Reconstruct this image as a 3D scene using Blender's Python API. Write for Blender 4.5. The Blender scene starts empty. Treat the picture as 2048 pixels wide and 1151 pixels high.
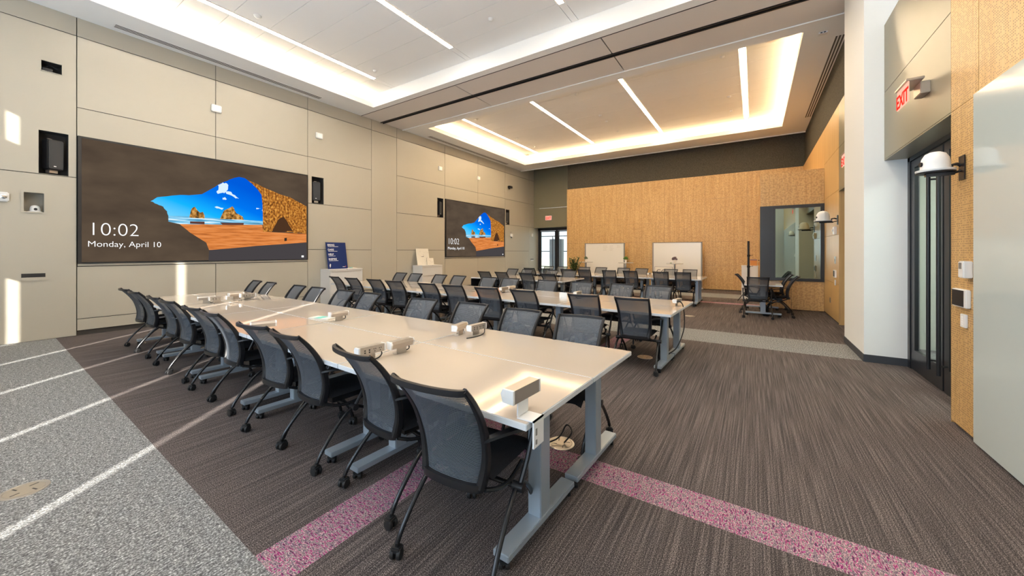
import bpy, bmesh, math, random
from mathutils import Vector, Matrix
random.seed(7)
C = bpy.context.scene.collection
R = math.radians

# ------------------------------------------------------------------ materials
def nt(m):
    m.use_nodes = True
    return m.node_tree
def P(name, col, rough=.5, metal=0., spec=.5, emit=None, es=0., coat=0.):
    m = bpy.data.materials.new(name); t = nt(m); b = t.nodes['Principled BSDF']
    b.inputs['Base Color'].default_value = (*col, 1); b.inputs['Roughness'].default_value = rough
    b.inputs['Metallic'].default_value = metal; b.inputs['Specular IOR Level'].default_value = spec
    b.inputs['Coat Weight'].default_value = coat; b.inputs['Coat Roughness'].default_value = .08
    if emit: b.inputs['Emission Color'].default_value = (*emit, 1); b.inputs['Emission Strength'].default_value = es
    return m
def E(name, col, s):
    m = bpy.data.materials.new(name); t = nt(m); t.nodes.clear()
    e = t.nodes.new('ShaderNodeEmission'); o = t.nodes.new('ShaderNodeOutputMaterial')
    e.inputs[0].default_value = (*col, 1); e.inputs[1].default_value = s
    t.links.new(e.outputs[0], o.inputs[0]); return m
def N(t, kind, **kw):
    n = t.nodes.new('ShaderNode' + kind)
    for k, v in kw.items():
        if k.startswith('i_'): n.inputs[int(k[2:]) if k[2:].isdigit() else k[2:].replace('_', ' ')].default_value = v
        else: setattr(n, k, v)
    return n
def L(t, a, b): t.links.new(a, b)
def ramp(t, fac, stops):
    r = t.nodes.new('ShaderNodeValToRGB'); e = r.color_ramp.elements
    while len(e) < len(stops): e.new(.5)
    for i, (p, c) in enumerate(stops): e[i].position = p; e[i].color = (*c, 1)
    L(t, fac, r.inputs[0]); return r.outputs[0]
def math_(t, op, a, b=None, c=None):
    n = t.nodes.new('ShaderNodeMath'); n.operation = op
    for i, v in enumerate((a, b, c)):
        if v is None: continue
        if isinstance(v, (int, float)): n.inputs[i].default_value = v
        else: L(t, v, n.inputs[i])
    return n.outputs[0]
def pos_scaled(t, s):
    g = N(t, 'NewGeometry'); m = N(t, 'VectorMath', operation='MULTIPLY')
    L(t, g.outputs['Position'], m.inputs[0]); m.inputs[1].default_value = s; return m.outputs[0]
def mixc(t, f, a, b):
    m = N(t, 'Mix', data_type='RGBA')
    for k, v in ((0, f), (6, a), (7, b)):
        if isinstance(v, (int, float)): m.inputs[k].default_value = v
        elif isinstance(v, tuple): m.inputs[k].default_value = (*v, 1)
        else: L(t, v, m.inputs[k])
    return m.outputs[2]

M = {}
def noisy(name, a, b, scale, rough, spec=.5, det=4, bump=0.):
    m = P(name, a, rough, 0, spec); t = m.node_tree; bs = t.nodes['Principled BSDF']
    n = N(t, 'TexNoise'); n.inputs['Detail'].default_value = det; n.inputs['Scale'].default_value = 1
    L(t, pos_scaled(t, scale), n.inputs['Vector'])
    L(t, ramp(t, n.outputs[0], [(.3, a), (.7, b)]), bs.inputs['Base Color'])
    if bump:
        bp = N(t, 'Bump'); bp.inputs['Strength'].default_value = bump; bp.inputs['Distance'].default_value = .004
        L(t, n.outputs[0], bp.inputs['Height']); L(t, bp.outputs[0], bs.inputs['Normal'])
    return m
M['panel'] = noisy('cream_wall_panel', (.44, .41, .34), (.455, .425, .355), (.5, .5, .5), .30, .5)
M['sage'] = noisy('sage_panel', (.23, .212, .142), (.245, .225, .152), (.7, .7, .7), .35)
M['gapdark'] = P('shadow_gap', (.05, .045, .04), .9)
M['white'] = P('white_paint', (.80, .82, .82), .6)
M['ceil'] = P('ceiling_white', (.92, .92, .91), .7)
M['beam'] = P('ceiling_panel_taupe', (.76, .71, .67), .55)
M['trackm'] = P('black_track', (.012, .012, .013), .45)
M['fabric'] = noisy('charcoal_acoustic_fabric', (.050, .046, .036), (.105, .098, .08), (55, 55, 55), .95, .1)
M['black'] = P('black_plastic', (.011, .011, .013), .36, 0, .35)
M['blackr'] = P('black_rubber', (.012, .012, .013), .6)
M['spkg'] = P('speaker_grille', (.035, .037, .04), .7)
M['blackm'] = P('black_coated_metal', (.02, .02, .022), .25, .3)
M['seatf'] = noisy('black_seat_fabric', (.010, .010, .012), (.022, .022, .026), (300, 300, 300), .9, .2)
M['silver'] = P('silver_painted_steel', (.36, .42, .48), .38, .35)
M['alu'] = P('brushed_aluminium', (.46, .42, .37), .35, .7)
M['chrome'] = P('chrome', (.7, .7, .7), .12, 1)
M['ttop'] = P('beige_gloss_laminate', (.50, .43, .365), .055, 0, .6)
M['tedge'] = P('white_table_edge', (.62, .64, .66), .35)
M['whiteg'] = P('white_plastic', (.78, .78, .77), .35)
M['dframe'] = P('black_door_metal', (.013, .014, .017), .35)
M['base'] = P('dark_rubber_base', (.035, .04, .05), .6)
M['greylinen'] = P('grey_frame', (.22, .21, .2), .5)
M['paper'] = P('paper', (.72, .68, .6), .7)
M['wboard'] = P('whiteboard_enamel', (.70, .67, .62), .18)
M['cab'] = P('light_grey_cabinet', (.66, .65, .63), .4)
M['glassboard'] = P('back_painted_glass', (.52, .58, .57), .06, 0, .55)
M['glassedge'] = P('glass_edge', (.55, .62, .60), .2)
M['stainless'] = P('brass_box_lid', (.42, .37, .30), .4, .6)
M['leaf'] = noisy('leaf_green', (.03, .075, .015), (.07, .15, .03), (20, 20, 20), .5)
M['leaf2'] = P('bright_leaf', (.10, .22, .03), .6)
M['sageleaf'] = P('sage_succulent', (.13, .17, .09), .6)
M['purple'] = P('purple_flowers', (.16, .10, .12), .7)
M['terracotta'] = P('white_ceramic', (.7, .66, .6), .4)
M['soil'] = P('soil', (.03, .02, .012), .9)
M['blue'] = P('navy_print', (.010, .024, .115), .6, 0, .15)
M['textw'] = P('white_print', (.75, .75, .75), .5)
M['redp'] = P('red_print', (.6, .03, .05), .5)
M['orange'] = P('orange_cardboard', (.55, .22, .05), .6)
M['violet'] = P('violet_plastic', (.12, .08, .2), .5)
M['teal'] = P('teal_print', (.12, .55, .48), .5)
M['ink'] = P('ink', (.05, .04, .05), .6)
M['inkp'] = P('faint_marker', (.42, .38, .33), .6)
M['grille'] = P('grille_slot', (.10, .09, .08), .7)
M['corr'] = P('corridor_wall', (.52, .55, .47), .7)
M['steelp'] = noisy('grey_cladding', (.23, .25, .28), (.30, .32, .35), (6, 6, .5), .5)
M['grass'] = noisy('pale_grass', (.45, .5, .35), (.6, .62, .5), (1, 1, 1), .9)

def carpet(name, cols, sc, fine, lo=.5, hi=2.1):
    m = P(name, cols[0], .95, 0, .1); t = m.node_tree; b = t.nodes['Principled BSDF']
    n1 = N(t, 'TexNoise'); n1.inputs['Scale'].default_value = 1; n1.inputs['Detail'].default_value = 2
    L(t, pos_scaled(t, sc), n1.inputs['Vector'])
    c = ramp(t, n1.outputs[0], cols_to(cols))
    n2 = N(t, 'TexNoise'); n2.inputs['Scale'].default_value = fine; n2.inputs['Detail'].default_value = 1
    g = N(t, 'NewGeometry'); L(t, g.outputs['Position'], n2.inputs['Vector'])
    f = ramp(t, n2.outputs[0], [(.40, (lo, lo, lo)), (.52, (.9, .9, .9)), (.66, (hi, hi, hi))])
    mm = N(t, 'Mix', data_type='RGBA', blend_type='MULTIPLY'); mm.inputs[0].default_value = 1
    mm.clamp_result = False
    L(t, c, mm.inputs[6]); L(t, f, mm.inputs[7])
    L(t, mm.outputs[2], b.inputs['Base Color'])
    bp = N(t, 'Bump'); bp.inputs['Strength'].default_value = .5; bp.inputs['Distance'].default_value = .003
    L(t, n2.outputs[0], bp.inputs['Height']); L(t, bp.outputs[0], b.inputs['Normal'])
    return m
def cols_to(cols):
    n = len(cols); return [(.32 + .36 * i / (n - 1), c) for i, c in enumerate(cols)]
M['cdark'] = carpet('dark_plank_carpet', [(.058, .050, .050), (.092, .078, .076), (.148, .126, .120)], (110, 1.2, 1), 200, .42, 2.3)
M['clight'] = carpet('light_grey_carpet', [(.12, .122, .125), (.215, .22, .222), (.35, .355, .355)], (80, 30, 1), 110, .55, 1.7)
M['cpink'] = carpet('magenta_weave_carpet', [(.07, .05, .08), (.34, .03, .19), (.42, .36, .33), (.10, .05, .12), (.44, .37, .34), (.42, .03, .20), (.12, .08, .11)], (22, 85, 1), 130, .65, 1.5)
M['cpink2'] = carpet('magenta_weave_carpet_cross', [(.07, .05, .08), (.34, .03, .19), (.42, .36, .33), (.10, .05, .12), (.44, .37, .34), (.42, .03, .20), (.12, .08, .11)], (85, 22, 1), 130, .65, 1.5)

def wood(name, perf, cell=.019, thr=.35):
    m = P(name, (.6, .4, .2), .42); t = m.node_tree; b = t.nodes['Principled BSDF']
    n = N(t, 'TexNoise'); n.inputs['Scale'].default_value = 1; n.inputs['Detail'].default_value = 5
    L(t, pos_scaled(t, (26, 26, .9)), n.inputs['Vector'])
    c = ramp(t, n.outputs[0], [(.3, (.49, .295, .110)), (.5, (.56, .35, .14)), (.7, (.62, .405, .172))])
    if perf == 'mot':
        n4 = N(t, 'TexNoise'); n4.inputs['Scale'].default_value = cell; n4.inputs['Detail'].default_value = 1
        g = N(t, 'NewGeometry'); L(t, g.outputs['Position'], n4.inputs['Vector'])
        c = mixc(t, ramp(t, n4.outputs[0], [(.47, (0, 0, 0)), (.58, (.34, .34, .34))]), c, (.20, .095, .032))
    elif perf:
        g = N(t, 'NewGeometry'); s = N(t, 'SeparateXYZ'); L(t, g.outputs['Position'], s.inputs[0])
        u = math_(t, 'DIVIDE', math_(t, 'ADD', s.outputs[0], s.outputs[1]), cell)
        v = math_(t, 'DIVIDE', s.outputs[2], cell)
        fu = math_(t, 'SUBTRACT', math_(t, 'FRACT', u), .5); fv = math_(t, 'SUBTRACT', math_(t, 'FRACT', v), .5)
        d = math_(t, 'SQRT', math_(t, 'ADD', math_(t, 'MULTIPLY', fu, fu), math_(t, 'MULTIPLY', fv, fv)))
        hole = math_(t, 'LESS_THAN', d, .24)
        cb = N(t, 'CombineXYZ'); L(t, math_(t, 'FLOOR', u), cb.inputs[0]); L(t, math_(t, 'FLOOR', v), cb.inputs[1])
        w = N(t, 'TexWhiteNoise'); L(t, cb.outputs[0], w.inputs[0])
        n3 = N(t, 'TexNoise'); n3.inputs['Scale'].default_value = .35; L(t, cb.outputs[0], n3.inputs['Vector'])
        pres = math_(t, 'GREATER_THAN', math_(t, 'ADD', math_(t, 'MULTIPLY', w.outputs[0], .6), math_(t, 'MULTIPLY', n3.outputs[0], .7)), thr + .2)
        f = math_(t, 'MULTIPLY', hole, pres)
        c = mixc(t, f, c, (.11, .045, .012))
    L(t, c, b.inputs['Base Color']); return m
M['wood'] = wood('maple_veneer', False)
M['perf'] = wood('perforated_maple', True)
M['perfbig'] = wood('perforated_maple_large', 'mot', 24.)
M['perffar'] = wood('perforated_maple_fine', 'mot', 34.)

def mesh_fabric():
    m = bpy.data.materials.new('chair_mesh_fabric'); t = nt(m); b = t.nodes['Principled BSDF']; o = t.nodes['Material Output']
    b.inputs['Base Color'].default_value = (.052, .062, .078, 1); b.inputs['Roughness'].default_value = .55
    b.inputs['Specular IOR Level'].default_value = .4
    tc = N(t, 'TexCoord'); s = N(t, 'SeparateXYZ'); L(t, tc.outputs['Object'], s.inputs[0])
    fz = math_(t, 'FRACT', math_(t, 'DIVIDE', s.outputs[2], .0062))
    op = math_(t, 'LESS_THAN', fz, .62)
    L(t, mixc(t, op, (.022, .027, .035), (.085, .098, .118)), b.inputs['Base Color'])
    # seen edge-on the weave closes up
    lw = N(t, 'LayerWeight'); lw.inputs[0].default_value = .45
    op2 = math_(t, 'MINIMUM', math_(t, 'ADD', math_(t, 'ADD', math_(t, 'MULTIPLY', op, .42), .50), math_(t, 'MULTIPLY', lw.outputs[1], .3)), 1)
    tr = N(t, 'BsdfTransparent'); mx = N(t, 'MixShader')
    L(t, op2, mx.inputs[0]); L(t, tr.outputs[0], mx.inputs[1]); L(t, b.outputs[0], mx.inputs[2]); L(t, mx.outputs[0], o.inputs[0])
    return m
M['mesh'] = mesh_fabric()
def glass(name, tint, refl, rtint=(1, 1, 1)):
    m = bpy.data.materials.new(name); t = nt(m); t.nodes.clear(); o = N(t, 'OutputMaterial')
    a = N(t, 'BsdfTransparent'); a.inputs[0].default_value = (*tint, 1)
    g = N(t, 'BsdfGlossy'); g.inputs['Roughness'].default_value = .015; g.inputs[0].default_value = (*rtint, 1)
    f = N(t, 'LayerWeight'); f.inputs[0].default_value = .5
    k = math_(t, 'MINIMUM', math_(t, 'ADD', math_(t, 'MULTIPLY', math_(t, 'POWER', f.outputs[1], 5), .5), refl + .03), 1)
    mx = N(t, 'MixShader'); L(t, k, mx.inputs[0]); L(t, a.outputs[0], mx.inputs[1]); L(t, g.outputs[0], mx.inputs[2]); L(t, mx.outputs[0], o.inputs[0])
    return m
M['glass'] = glass('clear_glass', (.93, .97, .96), .02)
M['boothglass'] = glass('tinted_booth_glass', (.25, .33, .28), .42, (.72, .86, .76))
WARM = (1, .66, .33)
M['led0'] = E('near_linear_light', (1, .88, .72), 60); M['led1'] = E('far_linear_light', (1, .78, .52), 68)
M['cove0'] = E('near_cove_led', (1, .78, .52), 72); M['cove1'] = E('far_cove_led', (1, .68, .36), 105)
M['corrl'] = E('corridor_fill', (.97, 1, .90), 13)  # glow of the fill panel added in the corridor

# ------------------------------------------------------------------ mesh builder
class MB:
    def __init__(s): s.bm = bmesh.new(); s.mats = []; s.mi = 0
    def mat(s, m):
        if m not in s.mats: s.mats.append(m)
        s.mi = s.mats.index(m); return s
    def face(s, vs):
        try:
            f = s.bm.faces.new(vs); f.material_index = s.mi; return f
        except ValueError: return None
    def box(s, x0, x1, y0, y1, z0, z1, M4=None):
        p = [(x, y, z) for z in (z0, z1) for y in (y0, y1) for x in (x0, x1)]
        v = [s.bm.verts.new(M4 @ Vector(q) if M4 else q) for q in p]
        for f in ((0, 2, 3, 1), (4, 5, 7, 6), (0, 1, 5, 4), (2, 6, 7, 3), (0, 4, 6, 2), (1, 3, 7, 5)): s.face([v[i] for i in f])
        return s
    def bbox(s, x0, x1, y0, y1, z0, z1, r=.004, M4=None):
        # box with chamfered edges
        tmp = bmesh.new(); p = [(x, y, z) for z in (z0, z1) for y in (y0, y1) for x in (x0, x1)]
        v = [tmp.verts.new(q) for q in p]
        for f in ((0, 2, 3, 1), (4, 5, 7, 6), (0, 1, 5, 4), (2, 6, 7, 3), (0, 4, 6, 2), (1, 3, 7, 5)): tmp.faces.new([v[i] for i in f])
        bmesh.ops.bevel(tmp, geom=tmp.edges[:], offset=r, segments=2, affect='EDGES')
        s.merge(tmp, M4); return s
    def merge(s, tmp, M4=None):
        mp = {}
        for v in tmp.verts: mp[v] = s.bm.verts.new(M4 @ v.co if M4 else v.co)
        for f in tmp.faces: s.face([mp[v] for v in f.verts])
        tmp.free()
    def sweep(s, pts, prof, closed=True):
        """prof(i)-> list of (a,b) offsets; frame from path tangent"""
        pts = [Vector(p) for p in pts]; rings = []; up = None
        for i, p in enumerate(pts):
            tg = (pts[min(i + 1, len(pts) - 1)] - pts[max(i - 1, 0)]).normalized()
            if up is None:
                ref = Vector((0, 0, 1)) if abs(tg.z) < .9 else Vector((1, 0, 0)); side = tg.cross(ref).normalized()
            else: side = (side - tg * side.dot(tg)).normalized()
            up = side.cross(tg)
            rings.append([s.bm.verts.new(p + side * a + up * b) for a, b in prof(i)])
        n = len(rings[0])
        for a, b in zip(rings, rings[1:]):
            for k in range(n): s.face([a[k], a[(k + 1) % n], b[(k + 1) % n], b[k]])
        s.face(rings[0][::-1]); s.face(rings[-1]); return s
    def tube(s, pts, r, n=10):
        rr = r if isinstance(r, (list, tuple)) else [r] * len(pts)
        return s.sweep(pts, lambda i: [(rr[i] * math.cos(k * 2 * math.pi / n), rr[i] * math.sin(k * 2 * math.pi / n)) for k in range(n)])
    def lathe(s, prof, cx=0, cy=0, cz=0, n=24, M4=None):
        rings = []
        for r, z in prof:
            ring = []
            for k in range(n):
                a = k * 2 * math.pi / n; q = Vector((cx + r * math.cos(a), cy + r * math.sin(a), cz + z)); ring.append(s.bm.verts.new(M4 @ q if M4 else q))
            rings.append(ring)
        for a, b in zip(rings, rings[1:]):
            for k in range(n): s.face([a[k], a[(k + 1) % n], b[(k + 1) % n], b[k]])
        s.face(rings[0][::-1]); s.face(rings[-1]); return s
    def prism(s, poly, d, M4=None):
        """extrude 2D polygon (a,b) by d along third axis"""
        tmp = bmesh.new(); v = [tmp.verts.new((a, b, 0)) for a, b in poly]; f = tmp.faces.new(v)
        r = bmesh.ops.extrude_face_region(tmp, geom=[f]); bmesh.ops.translate(tmp, verts=[g for g in r['geom'] if isinstance(g, bmesh.types.BMVert)], vec=(0, 0, d))
        s.merge(tmp, M4); return s
    def build(s, name, mat=None, parent=None, smooth=False, loc=None, rot=None):
        bmesh.ops.recalc_face_normals(s.bm, faces=s.bm.faces[:])
        if smooth:
            for f in s.bm.faces: f.smooth = True
            for e in s.bm.edges:
                if len(e.link_faces) == 2 and e.calc_face_angle(0) > R(38): e.smooth = False
        me = bpy.data.meshes.new(name); s.bm.to_mesh(me); s.bm.free()
        if mat: me.materials.append(M[mat])
        else:
            for k in s.mats: me.materials.append(M[k])
        o = bpy.data.objects.new(name, me); C.objects.link(o)
        if parent: o.parent = parent
        if loc: o.location = loc
        if rot: o.rotation_euler = rot
        return o
def tag(o, label=None, cat=None, group=None, kind=None):
    if label: o['label'] = label
    if cat: o['category'] = cat
    if group: o['group'] = group
    if kind: o['kind'] = kind
    return o
def thing(name, label, cat, loc=(0, 0, 0), rz=0, group=None):
    o = bpy.data.objects.new(name, None); o.empty_display_size = .1; C.objects.link(o); o.location = loc; o.rotation_euler = (0, 0, rz)
    return tag(o, label, cat, group)
def struct(o): o['kind'] = 'structure'; return o
def copy_tree(o, parent=None):
    c = o.copy(); C.objects.link(c); c.parent = parent
    for ch in o.children: copy_tree(ch, c)
    return c
def text_mesh(name, s, size, mat, parent, loc, rot, sx=1., extrude=.0008, align='LEFT', bold=0.):
    cu = bpy.data.curves.new(name, 'FONT'); cu.body = s; cu.size = size; cu.extrude = extrude; cu.align_x = align; cu.offset = bold
    to = bpy.data.objects.new(name + '_tmp', cu); C.objects.link(to)
    dg = bpy.context.evaluated_depsgraph_get(); me = bpy.data.meshes.new_from_object(to.evaluated_get(dg))
    bpy.data.objects.remove(to); me.materials.clear(); me.materials.append(M[mat])
    o = bpy.data.objects.new(name, me); C.objects.link(o); o.parent = parent; o.location = loc; o.rotation_euler = rot; o.scale = (sx, 1, 1)
    return o
FX = (R(90), 0, R(90))      # text on a face looking to +x
FMX = (R(90), 0, R(-90))    # face looking to -x
FMY = (R(90), 0, 0)         # face looking to -y

# ------------------------------------------------------------------ floor
XW = -10.13; XR = 1.46; HC = 5.68; HT = 6.04
def floor():
    m = MB(); xs = [-10.6, -2.06, -1.78, 4.2]
    # bands along y: (y at x=0, slope, material left / stripe / right)
    ys = [(-3.2, 0, ('clight', 'clight', 'clight')), (.78, -.027, ('cdark', 'cpink', 'cdark')), (2.30, -.0, ('cdark', 'cpink', 'cpink2')), (2.565, -.0, ('cdark', 'cpink', 'cdark')),
          (6.92, .0, ('clight', 'clight', 'clight')), (7.97, -.0, ('cdark', 'cdark', 'cdark')), (12.28, .0, ('cpink2', 'cpink2', 'cpink2')), (12.6, 0, ('cdark', 'cdark', 'cdark')),
          (13.85, 0, ('clight', 'clight', 'clight')), (15.2, 0, ('cdark', 'cdark', 'cdark')), (19.0, 0, None)]
    for (y0, k0, mt), (y1, k1, _) in zip(ys, ys[1:]):
        for j in range(3):
            m.mat(mt[j]); a, b = xs[j], xs[j + 1]
            vs = [m.bm.verts.new((x, y + k * x, 0)) for x, y, k in ((a, y0, k0), (b, y0, k0), (b, y1, k1), (a, y1, k1))]; m.face(vs)
    m.mat('cdark'); m.box(-10.6, 4.2, -3.2, 19, -.2, -.02)
    struct(m.build('floor'))
floor()

# ------------------------------------------------------------------ left wall
def cut(rects, holes):
    out = []
    for r in rects:
        st = [r]
        for h in holes:
            nx = []
            for (a, b, c, d) in st:
                ha, hb, hc, hd = h
                if hb <= a or ha >= b or hd <= c or hc >= d: nx.append((a, b, c, d)); continue
                if ha > a: nx.append((a, ha, c, d))
                if hb < b: nx.append((hb, b, c, d))
                aa, bb = max(a, ha), min(b, hb)
                if hc > c: nx.append((aa, bb, c, hc))
                if hd < d: nx.append((aa, bb, hd, d))
            st = nx
        out += st
    return out
g = .006
NICHES = [(.868, 1.195, 2.83, 3.565), (5.49, 5.83, 2.83, 3.565), (10.29, 10.63, 2.83, 3.565), (14.957, 15.29, 2.83, 3.565)]
SMALL = [(.893, 1.121, 4.585, 4.76), (.715, .925, 2.17, 2.49)]
def wall_left():
    rects = []
    def col(y0, y1, zs):
        for a, b in zip(zs, zs[1:]): rects.append((y0 + g, y1 - g, a + g, b - g))
    col(-3.2, 1.29, [0, 2.82, 5.35, 5.70])
    for a, b in ((1.29, 3.33), (3.33, 5.38)): col(a, b, [3.57, 4.08, 5.35, 5.70]); col(a, b, [.085, .295, 1.235])
    col(5.38, 7.38, [.085, 1.56, 2.82, 4.085, 5.35, 5.70]); col(7.38, 8.37, [.085, 5.35, 5.70]); col(8.37, 10.70, [.085, 1.56, 2.82, 4.08, 5.35, 5.70])
    for a, b in ((10.70, 12.78), (12.78, 14.89)): col(a, b, [3.57, 4.08, 5.35, 5.70]); col(a, b, [.085, 1.235])
    col(14.89, 17.18, [.085, 1.53, 2.82, 4.07, 5.35, 6.2]); col(17.18, 17.72, [2.82, 4.07, 5.35, 6.2]); col(17.18, 18.22, [.085, 2.82])
    m = MB()
    for (a, b, c, d) in cut(rects, NICHES + SMALL):
        m.mat('panel').box(XW - .02, XW, a, b, c, d)
    m.mat('gapdark').box(XW - .45, XW - .40, -3.2, 18.4, 0, 6.3)
    m.box(XW - .06, XW - .05, 1.29, 5.38, 0, .09).box(XW - .06, XW - .05, 5.38, 18.3, 0, .09)
    # backing between niches
    for (a, b, c, d) in cut([(-3.2, 18.4, 0, 6.3)], NICHES + SMALL): m.box(XW - .05, XW - .03, a, b, c, d)
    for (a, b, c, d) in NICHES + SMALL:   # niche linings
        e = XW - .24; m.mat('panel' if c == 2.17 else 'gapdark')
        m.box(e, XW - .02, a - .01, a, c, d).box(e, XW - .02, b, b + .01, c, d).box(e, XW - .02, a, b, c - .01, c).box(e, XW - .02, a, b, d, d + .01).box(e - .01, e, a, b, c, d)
    struct(m.build('wall_left'))
    m = MB().mat('panel')
    for a, b in ((1.30, 5.375), (10.71, 14.80)): m.box(XW - .02, XW + .012, a, b, 1.245, 1.282)
    struct(m.build('trim_1'))
wall_left()

# ------------------------------------------------------------------ ceiling
TR = [(-9.25, .79, -2.0, 6.80), (-9.25, .79, 8.96, 15.29)]
def ceiling():
    m = MB().mat('ceil'); z0, z1 = HC, HC + .12
    holes = TR
    for (a, b, c, d) in cut([(XW, 1.62, -3.2, 7.0), (XW, 1.62, 8.64, 16.35)], holes): m.box(a, b, c, d, z0, z1)
    m.box(XW, 1.62, 8.60, 8.64, HC - .02, HC + .10)           # pale lip in front of the far ceiling
    m.box(XW, 1.62, 16.33, 16.37, HC - .03, HC + .05)
    m.mat('gapdark').box(XW, 1.62, 6.9, 8.7, HC + .15, HC + .17)
    struct(m.build('ceiling'))
    # taupe panels either side of the track
    m = MB().mat('beam'); xs = [XW, -6.30, -2.51, 1.33]
    for a, b in zip(xs, xs[1:]):
        m.box(a + .012, b - .012, 7.03, 7.70, HC, HC + .03); m.box(a + .012, b - .012, 7.85, 8.60, HC, HC + .03)
    struct(m.build('trim_2'))
    m = MB().mat('trackm'); m.box(XW, 1.33, 7.70, 7.85, HC + .03, HC + .10).box(XW, 1.33, 7.715, 7.745, HC - .015, HC + .05).box(XW, 1.33, 7.805, 7.835, HC - .015, HC + .05).box(XW, 1.33, 7.005, 7.028, HC + .0, HC + .1)
    struct(m.build('trim_3'))
    # tray side walls, coves and plank ceilings
    m = MB().mat('ceil')
    for i, (a, b, c, d) in enumerate(TR):
        o = .26
        sides = {'l': True, 'r': True, 'f': i == 0, 'b': i == 1}
        A, B, Cc, D = a - o, b + o, (c - o if sides['f'] else c), (d + o if sides['b'] else d)
        # lip (ledge) and outer wall of each cove
        m.box(A, a, Cc, D, HC + .12, HC + .14); m.box(b, B, Cc, D, HC + .12, HC + .14)
        m.box(A - .02, A, Cc, D, HC + .12, HT + .05); m.box(B, B + .02, Cc, D, HC + .12, HT + .05)
        if sides['f']: m.box(A, B, Cc, c, HC + .12, HC + .14); m.box(A, B, Cc - .02, Cc, HC + .12, HT + .05)
        else: m.box(A, B, c - .02, c, HC + .12, HT + .05)
        if sides['b']: m.box(A, B, d, D, HC + .12, HC + .14); m.box(A, B, D, D + .02, HC + .12, HT + .05)
        else: m.box(A, B, d, d + .02, HC + .12, HT + .05)
        # planks
        chs = [-8.35, -5.65, -2.95, -.22]
        xs = [A + .03] + [v for cx in chs for v in (cx - .075, cx + .075)] + [B - .03]
        y = Cc + .0; edges = [Cc]
        k = 2.99 - .63 * 8 if i == 0 else 9.3
        while k < D - .1:
            if k > Cc + .05: edges.append(k)
            k += .63
        edges.append(D)
        for y0, y1 in zip(edges, edges[1:]):
            for q in range(0, len(xs), 2): m.box(xs[q], xs[q + 1], y0 + .004, y1 - .004, HT, HT + .02)
        # blank channel covers outside the lit lengths
        for cx in chs:
            lo, hi = (LIT[0] if i == 0 else LIT[1])
            for y0, y1 in ((Cc, lo), (hi, D)):
                if y1 - y0 > .02: m.box(cx - .065, cx + .065, y0, y1, HT + .001, HT + .02)
        m.mat('beam').box(A, B, Cc, D, HT + .035, HT + .05); m.mat('ceil')
        # led strips lying in the cove
        n = MB()
        n.box(A + .06, A + .10, Cc + .06, D - .06, HC + .141, HC + .155); n.box(B - .10, B - .06, Cc + .06, D - .06, HC + .141, HC + .155)
        if sides['b']: n.box(A + .1, B - .1, D - .10, D - .06, HC + .141, HC + .155)
        if sides['f']: n.box(A + .1, B - .1, Cc + .06, Cc + .10, HC + .141, HC + .155)
        t = n.build('cove_light_strip', f'cove{i}')
        tag(t, ['warm glowing cove light strip edging the nearer ceiling tray', 'warm glowing cove light strip edging the farther ceiling tray'][i], 'light strip')
    struct(m.build('trim_4'))
    # roof above everything
    m = MB().mat('gapdark'); m.box(-10.7, 4.2, -3.4, 19, 6.3, 6.4); struct(m.build('trim_5'))
LIT = [(1.3, 6.18), (9.62, 14.87)]
ceiling()
# linear lights
nm = ['leftmost', 'second from the left', 'third from the left', 'rightmost']
for i, row in enumerate(('nearer', 'farther')):
    for k, cx in enumerate([-8.35, -5.65, -2.95, -.22]):
        y0, y1 = LIT[i]
        t = thing('linear_ceiling_light', f'{nm[k]} of the four warm linear lights in the {row} ceiling tray', 'ceiling light', (cx, (y0 + y1) / 2, HT), 0, f'linear lights in the {row} ceiling tray')
        h = (y1 - y0) / 2
        MB().box(-.052, .052, -h + .01, h - .01, .000, .012).build('diffuser', f'led{i}', t)
        MB().box(-.065, -.053, -h, h, -.006, .02).box(.053, .065, -h, h, -.006, .02).build('frame', 'alu', t)
# slot diffusers
for (x, y0, y1, lab, n) in ((-9.885, 1.72, 5.6, 'slotted air diffuser in the ceiling above the nearer wall screen', 3), (-9.86, 9.6, 14.7, 'slotted air diffuser in the ceiling above the farther wall screen', 3), (1.43, 9.45, 14.65, 'slotted air diffuser in the ceiling along the right wall', 4)):
    t = thing('slot_air_diffuser', lab, 'air vent', (x, (y0 + y1) / 2, HC)); h = (y1 - y0) / 2
    w = .028 * n
    MB().box(-w, w, -h - .02, h + .02, -.004, -.0005).build('frame', 'ceil', t)
    m = MB()
    for k in range(n): xx = -w + .012 + k * (2 * w - .012) / n; m.box(xx, xx + .028, -h, h, -.006, -.0041)
    m.build('slot', 'grille', t)
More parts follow.
